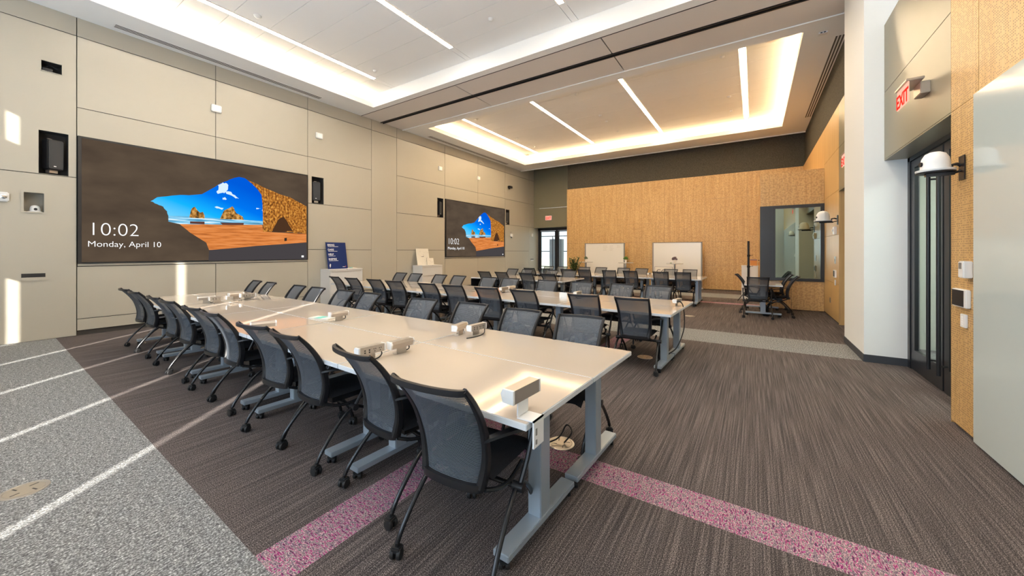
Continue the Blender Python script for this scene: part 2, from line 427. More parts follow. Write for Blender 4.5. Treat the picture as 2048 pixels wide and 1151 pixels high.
# ceiling sensors
def disc_dev(name, lab, cat, x, y, z, r, h, mat='whiteg', grp=None):
    t = thing(name, lab, cat, (x, y, z), 0, grp)
    MB().lathe([(r, 0), (r, -.3 * h), (r * .7, -.75 * h), (r * .35, -h)], n=20).build('cover', mat, t, True)
    MB().lathe([(r * 1.15, .0), (r * 1.15, -.15 * h)], n=20).build('rim', 'whiteg', t)
    return t
S = [(-8.014, 3.3, .06, 'smoke detector on the nearer ceiling tray, left of the other ceiling discs'), (-4.3, 5.83, .05, 'small round sensor on the nearer ceiling tray beside the second light'), (-7.96, 5.9, .045, 'small round sensor on the nearer ceiling tray near its left corner'),
     (-7.95, 9.97, .05, 'round sensor on the farther ceiling tray by the front end of the leftmost light'), (-7.96, 12.58, .05, 'round white detector on the farther tray halfway along the leftmost light'),
     (-7.96, 13.93, .045, 'round sensor on the farther tray near the back end of the leftmost light'), (-4.29, 9.94, .05, 'round sensor on the farther tray between the second and third lights, foremost'),
     (-4.29, 11.95, .055, 'round sensor between second and third lights of the farther tray, in the middle'), (-4.3, 12.6, .045, 'white hanging sensor between second and third lights of the farther tray'),
     (-4.3, 13.86, .045, 'round sensor between second and third lights of the farther tray, rearmost'), (-.62, 9.91, .055, 'round sensor left of the rightmost light in the farther tray, foremost'),
     (-.61, 12.56, .055, 'white round detector left of the rightmost light in the farther tray'), (-.61, 13.85, .045, 'round sensor left of the rightmost light in the farther tray, rearmost')]
for x, y, r, lab in S: disc_dev('ceiling_sensor', lab, 'sensor', x, y, HT, r, .04)
disc_dev('ceiling_speaker', 'large round ceiling speaker at the front right corner of the farther tray', 'speaker', .35, 9.64, HT, .15, .03, 'beam')
t = thing('ceiling_beacon', 'small white strobe box on the ceiling above the right wall', 'alarm', (1.10, 9.17, HC)); MB().bbox(-.07, .07, -.05, .05, -.03, 0, .006).build('housing', 'whiteg', t); MB().bbox(-.04, -.01, -.054, -.048, -.026, -.008, .002).bbox(.01, .04, -.054, -.048, -.026, -.008, .002).build('lens', 'black', t)
t = thing('ceiling_vent', 'dark square ceiling vent at the far left corner of the farther tray', 'air vent', (-8.87, 14.9, HT)); MB().bbox(-.14, .14, -.12, .12, -.02, 0, .004).build('frame', 'ceil', t); MB().box(-.1, .1, -.085, .085, -.024, -.0201).build('grille', 'grille', t)

# ------------------------------------------------------------------ back and right walls
def panels(m, mat, plane, at, rects, th=.02, g=.004):
    m.mat(mat)
    for (a, b, c, d) in rects:
        if plane == 'y': m.box(a + g, b - g, at, at + th, c + g, d - g)
        else: m.box(at, at + th, a + g, b - g, c + g, d - g)
m = MB()
xs = [-7.63, -6.15, -4.65, -3.15, -1.65, -.2, 1.47]
for a, b in zip(xs, xs[1:]): panels(m, 'perffar', 'y', 16.6, [(a, b, c, d) for c, d in ((.02, .95), (.95, 1.9), (1.9, 2.72), (2.72, 3.6), (3.6, 4.53))], g=.002)
m.mat('wood').box(-7.64, -7.63, 16.6, 17.7, .0, 4.53)
m.mat('gapdark').box(-7.63, 1.6, 16.621, 16.63, 0, 4.5)
m.mat('fabric').box(-7.63, 1.62, 16.66, 16.7, 4.4, 6.3)
m.mat('sage').box(XW - .05, -7.0, 17.73, 17.78, 4.70, 6.3)
panels(m, 'sage', 'y', 17.70, [(XW, -7.3, 2.80, 3.84), (XW, -7.3, 3.84, 4.70)])
m.mat('sage').box(XW, -7.3, 17.722, 18.25, 2.80, 2.82).box(XW, -7.3, 17.7, 17.76, 4.69, 4.71)
m.mat('white').box(-10.6, 4.2, 18.9, 19.0, 0, .01)
struct(m.build('wall_back'))
# booth
bx0, bx1, by = .145, 1.46, 11.92
m = MB().mat('perfbig')
for (a, b, c, d) in cut([(bx0, bx0 + .66, .02, 1.0), (bx0 + .66, bx1, .02, 1.0), (bx0, bx1, 1.0, 2.72), (bx0, bx1, 2.72, 3.57)], [(bx0, bx1, .75, 2.70)]): m.box(a + .003, b - .003, by, by + .02, c, d)
m.mat('perf').box(bx0, bx0 + .02, by + .02, 16.6, .02, 3.57).box(bx0, bx1, by + .02, 16.6, 3.55, 3.57)
m.mat('gapdark').box(bx0 + .4, bx1, by + .7, by + .72, .3, 3.3)
struct(m.build('wall_booth'))
m = MB().mat('dframe')
m.box(bx0 - .01, .47, by - .03, by + .05, .75, 2.70).box(1.384, bx1, by - .03, by + .05, .75, 2.70).box(.47, 1.384, by - .03, by + .05, .75, .82).box(.47, 1.384, by - .03, by + .05, 2.62, 2.70)
m.box(.40, .425, by - .04, by - .03, .78, 2.67)
w = struct(m.build('window_1')); MB().box(.47, 1.384, by + .0, by + .012, .82, 2.62).build('pane', 'boothglass', w)
# right wall far part
m = MB()
panels(m, 'wood', 'x', XR, [(10.04, 11.93, .03, .82), (10.04, 11.93, .82, 1.86), (10.04, 11.93, 1.86, 2.78), (10.04, 11.93, 2.78, 3.65), (10.04, 11.93, 3.65, 4.53), (11.93, 16.62, 3.5, 4.53)], g=.003)
m.mat('wood').box(XR, 1.75, 10.03, 10.04, 0, 2.78)
panels(m, 'sage', 'x', XR, [(8.18, 10.04, 2.76, 3.63), (8.18, 10.04, 3.63, 4.53)])
m.mat('sage').box(XR, 1.8, 8.18, 10.04, 2.74, 2.76)
m.mat('fabric').box(1.50, 1.54, 8.18, 16.7, 4.53, 6.3)
m.mat('gapdark').box(1.481, 1.49, 10.05, 16.6, 0, 4.5).box(1.481, 1.49, 8.2, 10.04, 2.76, 4.5)
struct(m.build('wall_right'))
m = MB().mat('dframe').box(1.72, 1.78, 8.18, 10.03, 0, 2.74); struct(m.build('door_2'))
# pillar
m = MB().mat('white').box(1.26, 1.745, 6.88, 8.18, .10, 6.3); struct(m.build('wall_pillar'))
m = MB().mat('base').box(1.252, 1.70, 6.872, 8.185, 0, .10); struct(m.build('baseboard_pillar'))
# near right wall: bulkhead, perforated strip, upper wall
m = MB()
panels(m, 'sage', 'x', XR, [(4.87, 6.88, 2.73, 3.62), (4.87, 6.88, 3.62, 4.53)])
m.mat('sage').box(XR + .001, 1.80, 4.87, 6.88, 2.715, 2.73)
m.mat('white').box(1.70, 1.74, 4.0, 6.88, 4.53, 6.3).box(XR + .02, 1.74, 4.87, 6.88, 4.5, 4.53)
panels(m, 'perf', 'x', XR, [(4.39, 4.865, .02, 2.73), (4.39, 4.865, 2.73, 6.3), (2.6, 4.385, 2.73, 6.3), (.8, 2.6, 2.73, 6.3), (-3.2, .8, 2.73, 6.3)], g=.002)
m.mat('wood').box(XR, 1.80, 4.865, 4.87, 0, 6.3)
m.mat('gapdark').box(1.481, 1.49, -3.2, 4.86, 0, 6.3)
struct(m.build('wall_right_front'))
t = tag(MB().bbox(1.43, XR - .002, -2.4, 4.383, .02, 2.725, .003).build('glass_board', 'glassboard'), 'tall white glass board covering the right wall up to the floor', 'whiteboard')
m = MB().mat('dframe').box(1.45, 1.9, 4.3, 4.39, 0, .015); m.bm.free()

# sliding door frame on the right
def near_door():
    m = MB().mat('dframe'); X0, X1 = 1.68, 1.74
    m.box(X0, X1, 6.80, 6.88, 0, 2.73).box(X0, X1, 4.8, 6.88, 2.66, 2.73).box(X0 - .0, X1, 4.7, 4.8, 0, 2.73)
    d = struct(m.build('door_1'))
    for k, (a, b) in enumerate(((5.84, 6.79), (4.85, 5.80))):
        n = MB(); n.box(1.69, 1.735, a, a + .12, .01, 2.65).box(1.69, 1.735, b - .12, b, .01, 2.65).box(1.69, 1.735, a + .12, b - .12, .01, .26).box(1.69, 1.735, a + .12, b - .12, 2.56, 2.65)
        lf = n.build('door_leaf', 'dframe', d)
        MB().box(1.708, 1.718, a + .12, b - .12, .26, 2.56).build('pane', 'glass', lf)
        y = 5.97 if k == 0 else 5.70
        h = MB(); h.tube([(1.62, y, .20), (1.62, y, 2.42)], .018, 12)
        for z in (.30, 2.30): h.tube([(1.62, y, z), (1.692, y, z)], .010, 8)
        h.build('handle', 'dframe', lf, True)
near_door()
# corridor behind the right doors
m = MB().mat('corr'); m.box(3.6, 3.65, 3.5, 8.3, 0, 3).box(1.8, 3.6, 3.45, 3.5, 0, 3).box(1.745, 3.6, 8.2, 8.25, 0, 3).box(1.75, 3.65, 3.5, 8.3, 3.0, 3.05).box(1.9, 3.65, 8.3, 10.5, 0, 3)
struct(m.build('wall_corridor'))
t = thing('corridor_fill_light', 'unseen flat fill light added in the corridor behind the glass doors', 'ceiling light', (2.7, 5.8, 2.99)); MB().box(-.3, .3, -1.3, 1.3, -.02, .0).build('diffuser', 'corrl', t)  # unseen lamp added to brighten the corridor seen through the glass
m = MB().mat('black'); m.box(3.58, 3.6, 5.2, 5.3, 1.2, 1.32); m.bm.free()

# back double glass door
def back_door():
    m = MB().mat('dframe'); Y0, Y1 = 18.18, 18.26
    m.box(XW + .02, XW + .13, Y0, Y1, 0, 2.78).box(XW, -6.2, Y0, Y1, 2.66, 2.80).box(-9.03, -8.93, Y0, Y1, 0, 2.66).box(-8.2, -8.1, Y0, Y1, 0, 2.66)
    d = struct(m.build('door_3'))
    for a, b, hy in ((XW + .14, -9.04, -9.17), (-8.92, -8.2, -8.80)):
        n = MB(); n.box(a, a + .05, Y0 + .01, Y1 - .01, .02, 2.65).box(b - .05, b, Y0 + .01, Y1 - .01, .02, 2.65).box(a, b, Y0 + .01, Y1 - .01, .02, .2).box(a, b, Y0 + .01, Y1 - .01, 2.6, 2.65)
        lf = n.build('door_leaf', 'dframe', d); MB().box(a + .05, b - .05, 18.215, 18.222, .2, 2.6).build('pane', 'glass', lf)
        h = MB()
        h.tube([(hy, 18.08, .3), (hy, 18.08, 2.35)], .018, 10).tube([(hy, 18.08, .45), (hy, 18.2, .45)], .01, 8).tube([(hy, 18.08, 2.2), (hy, 18.2, 2.2)], .01, 8)
        h.build('handle', 'dframe', lf, True)
    MB().box(-8.1, -6.2, 18.215, 18.222, .0, 2.66).build('pane', 'glass', d)
back_door()
# vestibule outside the back door
m = MB().mat('dframe')
for z in (.55, 1.5, 2.45): m.box(-12.5, -4, 20.9, 20.95, z, z + .045)
for x in (-12.4, -10.2, -8.0, -5.8): m.box(x, x + .05, 20.9, 20.95, 0, 3.1)
struct(m.build('window_2'))
m = MB().mat('steelp').box(-10.35, -9.55, 20.0, 20.3, 0, 2.25); m.mat('ceil').box(-14, -3, 18.3, 21.5, 3.1, 3.2); struct(m.build('wall_vestibule'))
m = MB().mat('grass').box(-60, 50, 19.0, 90, -.3, -.25).mat('white').box(-14, -3, 19.0, 22, -.2, -.001); struct(m.build('ground'))

# ------------------------------------------------------------------ window wall behind the viewer
SL = [1.62 * k for k in range(-6, 3)]
YF = -3.0
def slit_x(k): return -8.27 + 1.615 * k + .76 * 3.3       # gaps between the roller shades
def facade():
    m = MB().mat('white')
    ks = list(range(-1, 4)); gaps = [slit_x(k) for k in ks]
    m.box(-10.7, 4.2, YF - .1, YF, 5.68, 6.4); m.box(-10.7, 4.2, YF - .1, YF, -.2, .25)
    ends = [-10.7] + [v for gx in gaps for v in (gx - .055, gx + .055)] + [4.2]
    for q in range(0, len(ends), 2): m.box(ends[q], ends[q + 1], YF - .03, YF, .25, 5.68)
    for k, gx in zip(ks, gaps):
        if k == -1: m.box(gx - .06, gx + .06, YF - .03, YF, 2.88, 5.12)
        else: m.box(gx - .06, gx + .06, YF - .03, YF, 5.1 if k == 0 else 4.3, 5.68)
    # boxes in the gaps are unseen blockers added to trim the sun streaks
    struct(m.build('wall_front'))
facade()
m = MB().mat('white').box(4.15, 4.2, -3.4, 19, -.2, 6.4).box(-10.75, -10.6, -3.4, 18.3, -.2, 6.4).box(1.8, 4.2, 10.5, 10.6, 0, 6.3).box(1.49, 4.2, -3.1, 3.4, 0, 6.3)
struct(m.build('wall_outer'))

# ------------------------------------------------------------------ screens
def em(name, col, s=1.0): M[name] = E(name, col, s)
def srgb(r, g_, b): f = lambda v: (v / 255 / 12.92 if v <= 10 else ((v / 255 + .055) / 1.055) ** 2.4); return (f(r), f(g_), f(b))
def emn(name, cols, scale, det=6):
    m = bpy.data.materials.new(name); t = nt(m); t.nodes.clear(); e = N(t, 'Emission'); o = N(t, 'OutputMaterial')
    n = N(t, 'TexNoise'); n.inputs['Scale'].default_value = 1; n.inputs['Detail'].default_value = det
    tc = N(t, 'TexCoord'); mp = N(t, 'VectorMath', operation='MULTIPLY'); L(t, tc.outputs['Object'], mp.inputs[0]); mp.inputs[1].default_value = scale
    L(t, mp.outputs[0], n.inputs['Vector']); L(t, ramp(t, n.outputs[0], cols), e.inputs[0]); L(t, e.outputs[0], o.inputs[0]); M[name] = m
def emgrad():
    m = bpy.data.materials.new('screen_sky'); t = nt(m); t.nodes.clear(); e = N(t, 'Emission'); o = N(t, 'OutputMaterial')
    tc = N(t, 'TexCoord'); s = N(t, 'SeparateXYZ'); L(t, tc.outputs['Object'], s.inputs[0])
    f = math_(t, 'ADD', math_(t, 'MULTIPLY', s.outputs[1], .28), math_(t, 'MULTIPLY', s.outputs[2], .75))
    L(t, ramp(t, math_(t, 'SUBTRACT', f, .45), [(.0, srgb(110, 200, 235)), (.30, srgb(20, 170, 240)), (.62, srgb(0, 110, 225)), (1, srgb(0, 85, 205))]), e.inputs[0])
    L(t, e.outputs[0], o.inputs[0]); M['screen_sky'] = m
emgrad()
emn('screen_dark', [(.3, srgb(72, 60, 50)), (.7, srgb(90, 76, 62))], (1, 1.2, 2.5))
emn('screen_sea', [(.35, srgb(70, 130, 165)), (.5, srgb(120, 190, 225)), (.66, srgb(225, 240, 245))], (1, 2, 34))
emn('screen_sand', [(.3, srgb(160, 88, 42)), (.5, srgb(208, 124, 62)), (.7, srgb(220, 142, 84))], (1, 2, 22))
emn('screen_arch', [(.30, srgb(58, 36, 22)), (.5, srgb(165, 102, 40)), (.70, srgb(225, 162, 75))], (1, 24, 17), 12)
emn('screen_rock', [(.34, srgb(60, 48, 28)), (.5, srgb(160, 110, 50)), (.66, srgb(215, 165, 95))], (1, 16, 12), 8)
em('screen_fore', srgb(66, 62, 64)); em('screen_hole', srgb(72, 48, 32)); em('screen_white', srgb(250, 250, 250)); em('screen_cloud', srgb(205, 225, 240)); em('screen_ref', srgb(90, 60, 55)); em('screen_text', (1, 1, 1), 1.0); em('screen_black', srgb(50, 42, 36))
PTS = {
'sky': [(-1.09, 2.51), (-0.99, 2.6), (-0.77, 2.66), (-0.57, 2.7), (-0.34, 2.73), (-0.22, 2.77), (-0.1, 2.88), (0.02, 3.0), (0.14, 3.09), (0.3, 3.19), (0.43, 3.25), (0.55, 3.24), (0.69, 3.14), (0.83, 3.0), (0.92, 2.87), (0.97, 2.73), (0.99, 2.58), (1.0, 2.37), (0.99, 2.25), (0.0, 2.25), (-0.82, 2.24), (-0.84, 2.33), (-0.9, 2.42), (-0.99, 2.46)],
'sea': [(-0.82, 2.24), (0.0, 2.25), (0.99, 2.25), (0.94, 2.16), (0.05, 2.11), (-0.64, 2.08), (-0.82, 2.12)],
'sand': [(-0.64, 2.08), (0.05, 2.11), (0.92, 2.16), (0.94, 1.99), (1.99, 1.98), (1.99, 1.75), (0.78, 1.64), (0.0, 1.55), (-0.14, 1.54), (-0.19, 1.7), (-0.34, 1.82), (-0.46, 1.9), (-0.56, 2.0)],
'fore': [(-0.14, 1.54), (0.0, 1.55), (0.78, 1.64), (1.99, 1.75), (2.0, 1.30), (-0.15, 1.30)],
'arch': [(0.62, 3.2), (0.88, 3.11), (1.26, 2.98), (1.58, 2.91), (1.99, 2.72), (1.99, 1.98), (1.66, 2.01), (1.38, 2.0), (1.12, 2.0), (0.94, 1.99), (0.93, 2.12), (1.0, 2.37), (0.99, 2.58), (0.97, 2.73), (0.92, 2.87), (0.83, 3.0), (0.69, 3.14)],
'hollow': [(1.14, 2.0), (1.28, 2.31), (1.42, 2.4), (1.56, 2.25), (1.71, 2.03), (1.58, 2.04), (1.38, 2.0)],
'stripe': [(1.35, 2.55), (1.46, 2.41), (1.66, 2.14), (1.76, 1.97), (1.66, 1.99), (1.5, 2.28), (1.38, 2.44)],
'rock1': [(-0.48, 2.23), (-0.46, 2.36), (-.44, 2.43), (-0.39, 2.47), (-0.34, 2.39), (-.3, 2.35), (-0.25, 2.37), (-0.22, 2.3), (-.22, 2.23)],
'rock2': [(0.06, 2.24), (.1, 2.33), (0.14, 2.44), (.22, 2.49), (0.3, 2.55), (.34, 2.47), (0.37, 2.4), (0.5, 2.33), (0.53, 2.25)],
'ref1': [(-0.47, 2.15), (-0.22, 2.16), (-0.22, 2.1), (-0.47, 2.1)], 'ref2': [(0.06, 2.16), (0.53, 2.18), (0.52, 2.13), (0.11, 2.11)],
'cl1': [(0.02, 3.0), (0.1, 3.05), (0.17, 3.07), (0.22, 3.01), (0.21, 2.92), (0.14, 2.83), (0.1, 2.86), (0.02, 2.8), (0.0, 2.86), (0.06, 2.89)],
'cl2': [(0.17, 2.87), (0.27, 2.88), (0.3, 2.83), (0.43, 2.74), (0.34, 2.76), (0.19, 2.82)], 'cl3': [(0.11, 2.7), (0.15, 2.74), (0.19, 2.7), (0.12, 2.67)],
'cl4': [(0.79, 2.56), (0.9, 2.56), (0.79, 2.53)], 'cl5': [(0.91, 2.51), (0.96, 2.58), (0.985, 2.55), (0.985, 2.44), (0.94, 2.47)], 'cl6': [(-0.04, 2.5), (0.0, 2.52), (0.13, 2.49), (0.1, 2.45)],
'blk': [(1.43, 1.85), (1.49, 1.86), (1.49, 1.78), (1.43, 1.77)], 'ico': [(1.86, 1.4), (1.92, 1.4), (1.92, 1.35), (1.86, 1.35)]}
def rough_edge(pts, k=.012, n=3):
    out = []
    for (a, b), (c, d) in zip(pts, pts[1:] + pts[:1]):
        for i in range(n):
            f = i / n; j = k if i else 0; out.append((a + (c - a) * f + random.uniform(-j, j), b + (d - b) * f + random.uniform(-j, j)))
    return out
def make_screen():
    t = thing('wall_screen', 'nearer and larger-looking wall screen showing a sea cave, 10:02 and the date', 'screen', (XW + .001, 3.338, 1.283))
    z0 = 1.283
    MB().box(0, .03, -2.038, 2.037, 0, 2.29).build('bezel', 'trackm', t)
    disp = MB().box(.0302, .032, -1.995, 2.005, .03, 2.255).build('display', 'screen_dark', t)
    def flat(name, keys, mat, lay, jit=0.):
        m = MB()
        for k in keys:
            p = [(a, b - z0) for a, b in PTS[k]]
            if jit: p = rough_edge(p, jit)
            vs = [m.bm.verts.new((.0325 + .0006 * lay, a, b)) for a, b in p]; m.face(vs)
        bmesh.ops.triangulate(m.bm, faces=m.bm.faces[:]); o = m.build(name, mat, disp)
        return o
    flat('picture_sky', ['sky'], 'screen_sky', 0, .006); flat('picture_cloud', ['cl1', 'cl2', 'cl3', 'cl4', 'cl5', 'cl6'], 'screen_cloud', 1, .014)
    flat('picture_sea', ['sea'], 'screen_sea', 1); flat('picture_sand', ['sand'], 'screen_sand', 2, .004); flat('picture_shadow', ['fore'], 'screen_fore', 2)
    flat('picture_arch', ['arch'], 'screen_arch', 3, .01); flat('picture_hollow', ['hollow'], 'screen_hole', 4, .01); flat('picture_ledge', ['stripe'], 'screen_arch', 5, .006)
    [flat('picture_sea_stack', [q], 'screen_rock', 4, .006) for q in ('rock1', 'rock2')]; [flat('picture_reflection', [q], 'screen_ref', 3) for q in ('ref1', 'ref2')]
    flat('picture_marker', ['blk'], 'screen_black', 5); flat('picture_icon', ['ico'], 'screen_white', 5)
    text_mesh('clock_text', '10:02', .345, 'screen_text', disp, (.036, -1.93, 1.80 - z0), FX, 1.0, .0008, 'LEFT', -.0065)
    text_mesh('date_text', 'Monday, April 10', .152, 'screen_text', disp, (.036, -1.93, 1.592 - z0), FX, 1.0, .0008, 'LEFT', -.0014)
    return t
scr = make_screen()
s2 = copy_tree(scr); s2.location.y = 12.757; s2['label'] = 'farther wall screen, showing the same sea cave, 10:02 and the date'
# fit text width
for o in bpy.data.objects:
    if o.name.startswith('clock_text'): w = o.data.vertices; wx = max(v.co.x for v in w) - min(v.co.x for v in w); o.scale.x = .60 / wx
    if o.name.startswith('date_text'): w = o.data.vertices; wx = max(v.co.x for v in w) - min(v.co.x for v in w); o.scale.x = .985 / wx

# ------------------------------------------------------------------ niche speakers and small wall devices
labs = ['black loudspeaker in the leftmost wall niche, facing out square', 'black loudspeaker in the niche just right of the nearer screen', 'black loudspeaker in the niche just left of the farther screen', 'black loudspeaker in the niche just right of the farther screen']
for k, (a, b, c, d) in enumerate(NICHES):
    t = thing('niche_speaker', labs[k], 'speaker', (XW - .10, (a + b) / 2, (c + d) / 2 - .02), R(18 if k in (0, 2) else -18), 'loudspeakers in the wall niches')
    sh = R(8)
    bd = MB(); bd.prism([(-.09, -.10), (.10, -.10), (.13, .10), (-.09, .10)], .001); bd.bm.free()
    MB().bbox(-.09, .08, -.10, .10, -.26, .26, .015).build('cabinet', 'black', t, True)
    MB().bbox(.08, .092, -.088, .088, -.245, .245, .01).build('grille', 'spkg', t)
    MB().box(.0921, .0935, -.03, .0, -.21, -.195).build('badge', 'whiteg', t)
    MB().box(-.09, .02, -.05, .05, -.31, -.26).box(-.11, -.09, -.03, .03, -.31, .3).build('bracket', 'alu', t)
for y, z, lab in ((3.337, 4.71, 'white square access point on the wall above the nearer screen'), (5.686, 4.715, 'white square access point on the wall near the speaker right of the nearer screen'), (10.43, 4.70, 'white square box on the wall above left of the farther screen'), (12.8, 4.72, 'white square box on the wall above the farther screen')):
    t = thing('wall_access_point', lab, 'wireless access point', (XW, y, z)); MB().bbox(.0, .05, -.095, .095, -.08, .08, .012).build('housing', 'whiteg', t, True); MB().box(.0501, .052, -.06, .06, -.05, .05).build('face_plate', 'ceil', t)
t = thing('recessed_box', 'small dark recessed box high on the left end of the wall', 'wall box', (XW, 1.007, 4.67)); MB().box(-.01, .012, -.122, -.112, -.095, .095).box(-.01, .012, .112, .122, -.095, .095).box(-.01, .012, -.112, .112, -.095, -.085).box(-.01, .012, -.112, .112, .085, .095).build('frame', 'panel', t)
MB().box(-.2, -.1, -.09, .02, -.06, .0).tube([(-.1, -.08, .0), (-.06, .0, .05), (-.06, .08, .0)], .004, 6).build('connector', 'blackm', t)
t = thing('wall_camera', 'small dark camera box high on the wall right of the farther screen', 'camera', (XW, 15.24, 4.67)); MB().bbox(0, .14, -.12, .12, -.05, .06, .01).build('housing', 'black', t); MB().box(.0, .03, -.04, .04, -.08, -.05).build('bracket', 'blackm', t)
# dome camera
def dome(name, lab, loc, rz, r=.1, arm=True, lens=90, wall_dx=.155):
    t = thing(name, lab, 'camera', loc, rz)
    MB().lathe([(r * .96, 0), (r * .95, .06 * r / .1), (r * .88, .105 * r / .1), (r * .66, .145 * r / .1), (r * .35, .162 * r / .1), (.001, .168 * r / .1)], n=28).build('dome', 'whiteg', t, True)
    MB().lathe([(r * 1.22, -.02), (r * 1.28, -.012), (r * 1.28, 0), (r * .9, .006)], n=28).build('base_plate', 'whiteg', t, True)
    MB().lathe([(r * 1.27, -.028), (r * 1.27, -.0201)], n=28).build('gasket', 'black', t)
    a = R(lens); MB().lathe([(.02, 0), (.02, .012)], n=14, M4=Matrix.Translation((r * .93 * math.cos(a), r * .93 * math.sin(a), .055 * r / .1)) @ Matrix.Rotation(a, 4, 'Z') @ Matrix.Rotation(R(90), 4, 'Y')).build('lens', 'black', t, True)
    if arm:
        w = wall_dx
        m = MB(); m.box(-.06, w * .7, -.02, .02, -.055, -.029).tube([(w * .55, 0, -.04), (w * .6, 0, .03), (w * .8, 0, .035), (w * .95, 0, .02)], .014, 8).tube([(w * .55, .02, -.045), (w * .98, .02, -.02)], .009, 8)
        m.build('bracket', 'blackm', t, True)
        MB().box(w - .006, w, -.05, .05, -.10, .10).build('mount_plate', 'black', t)
    return t
dome('dome_camera', 'white dome camera on a bracket beside the tall glass door', (1.30, 4.64, 2.20), 0, .093, True, 190, .155)
dome('dome_camera', 'white dome camera on a bracket above the far booth window corner', (1.22, 10.15, 2.16), 0, .12, True, 200, .235)
t = dome('dome_camera', 'white dome camera sitting inside the small recess in the left wall', (XW - .10, .84, 2.185), 0, .062, False, 0)
t = thing('recess_frame', 'pale square frame around the wall recess holding a dome camera', 'frame', (XW, .82, 2.33)); m = MB()
for (a, b, c, d) in cut([(-.135, .135, -.18, .18)], [(-.105, .105, -.16, .16)]): m.box(0, .012, a, b, c, d)
m.build('frame', 'panel', t)
t = thing('emergency_light', 'white twin lamp emergency light cut by the left edge of the picture', 'emergency light', (XW, .47, 2.385)); MB().bbox(0, .06, -.12, .10, -.075, .075, .014).build('housing', 'whiteg', t, True)
for dy in (-.055, .045): MB().lathe([(.032, 0), (.036, .02), (.02, .025)], n=16, M4=Matrix.Translation((.06, dy, 0)) @ Matrix.Rotation(R(90), 4, 'Y')).build('lamp', 'chrome', t, True)
t = thing('wall_slot_panel', 'narrow black slot with a light cover low on the left end of the wall', 'wall panel', (XW, .815, 1.07)); MB().box(0, .006, -.125, .125, .0, .065).build('slot', 'trackm', t); MB().bbox(0, .014, -.128, .125, -.06, -.001, .002).build('cover', 'panel', t)
t = thing('wall_camera', 'small white wall camera right of the farther screen', 'camera', (XW, 15.4, 2.33)); MB().bbox(0, .09, -.07, .07, -.10, .06, .015).build('housing', 'whiteg', t, True); MB().box(0, .05, -.04, .04, .065, .15).build('bracket', 'alu', t); MB().lathe([(.03, 0), (.026, -.03), (.001, -.035)], 0.05, 0, -.1, 14).build('lens', 'black', t, True)
t = thing('wall_sensor', 'small white sensor beside the far glass door', 'sensor', (XW, 17.5, 2.4)); MB().bbox(0, .05, -.05, .05, -.08, .08, .01).build('housing', 'whiteg', t, True); MB().box(.05, .053, -.02, .02, -.02, .03).build('lens', 'paper', t)
t = thing('wall_switch', 'dark grey wall switch beside the far glass door', 'switch', (XW, 17.5, 1.09)); MB().bbox(0, .012, -.16, .16, -.04, .04, .003).build('plate', 'greylinen', t); MB().bbox(0, .014, -.14, .14, -.085, -.045, .003).build('lower_plate', 'whiteg', t)

# devices on the near perforated wall
t = thing('thermostat', 'white thermostat box on the perforated wood beside the glass board', 'thermostat', (XR, 4.515, 1.355)); MB().bbox(-.055, 0, -.045, .045, -.068, .068, .006).build('housing', 'whiteg', t, True); MB().box(-.0565, -.0551, -.02, .03, .005, .055).build('display', 'greylinen', t)
t = thing('metal_switch_plate', 'brushed metal switch plate just left of the white thermostat', 'switch', (XR, 4.625, 1.365)); MB().bbox(-.006, 0, -.04, .04, -.06, .06, .002).build('plate', 'alu', t); MB().box(-.018, -.006, -.008, .008, -.01, .01).build('toggle', 'whiteg', t)
t = thing('touch_panel', 'black touch panel in a white case below the thermostat', 'touch panel', (XR, 4.63, 1.115)); MB().bbox(-.03, 0, -.125, .125, -.075, .075, .005).build('case', 'whiteg', t); MB().box(-.0315, -.0301, -.09, .12, -.066, .066).build('display', 'black', t)
t = thing('wall_keypad', 'white button keypad below the touch panel on perforated wood', 'switch', (XR, 4.60, .93)); MB().bbox(-.018, 0, -.04, .04, -.055, .055, .003).build('plate', 'whiteg', t); m = MB(); [m.box(-.0195, -.0181, -.012, .014, z, z + .012) for z in (-.035, -.015, .005, .025)]; m.build('button', 'ceil', t)
# devices on the far wood wall
t = thing('notification_speaker', 'white fire alarm speaker under the far dome camera', 'alarm', (XR, 10.33, 1.95)); MB().bbox(-.05, 0, -.07, .07, -.08, .08, .008).build('housing', 'whiteg', t); MB().bbox(-.07, -.05, -.02, .03, -.02, .03, .004).build('strobe', 'ceil', t)
t = thing('wall_control_plate', 'metal control plate on the far wood wall', 'switch', (XR, 10.42, 1.32)); MB().bbox(-.01, 0, -.09, .09, -.08, .08, .003).build('plate', 'alu', t); MB().box(-.012, -.0101, .0, .05, -.03, .03).build('button', 'greylinen', t)
t = thing('wall_tablet', 'small green-edged panel on the far wood wall above a white switch', 'touch panel', (XR, 10.40, 1.03)); MB().bbox(-.03, 0, -.10, .10, -.08, .08, .004).build('case', 'whiteg', t); MB().box(-.032, -.0301, -.08, .08, -.06, .06).build('display', 'black', t)
t = thing('wall_switch', 'white switch low below the tablet on the far wood wall', 'switch', (XR, 10.42, .84)); MB().bbox(-.012, 0, -.04, .04, -.06, .06, .003).build('plate', 'whiteg', t); MB().box(-.016, -.0121, -.01, .01, -.02, .02).build('toggle', 'ceil', t)
t = thing('wall_outlet', 'dark outlet near the floor on the far wood wall', 'outlet', (XR, 11.05, .40)); MB().bbox(-.01, 0, -.04, .04, -.06, .06, .003).build('plate', 'greylinen', t); MB().box(-.012, -.0101, -.02, .02, -.04, .04).build('socket', 'black', t)

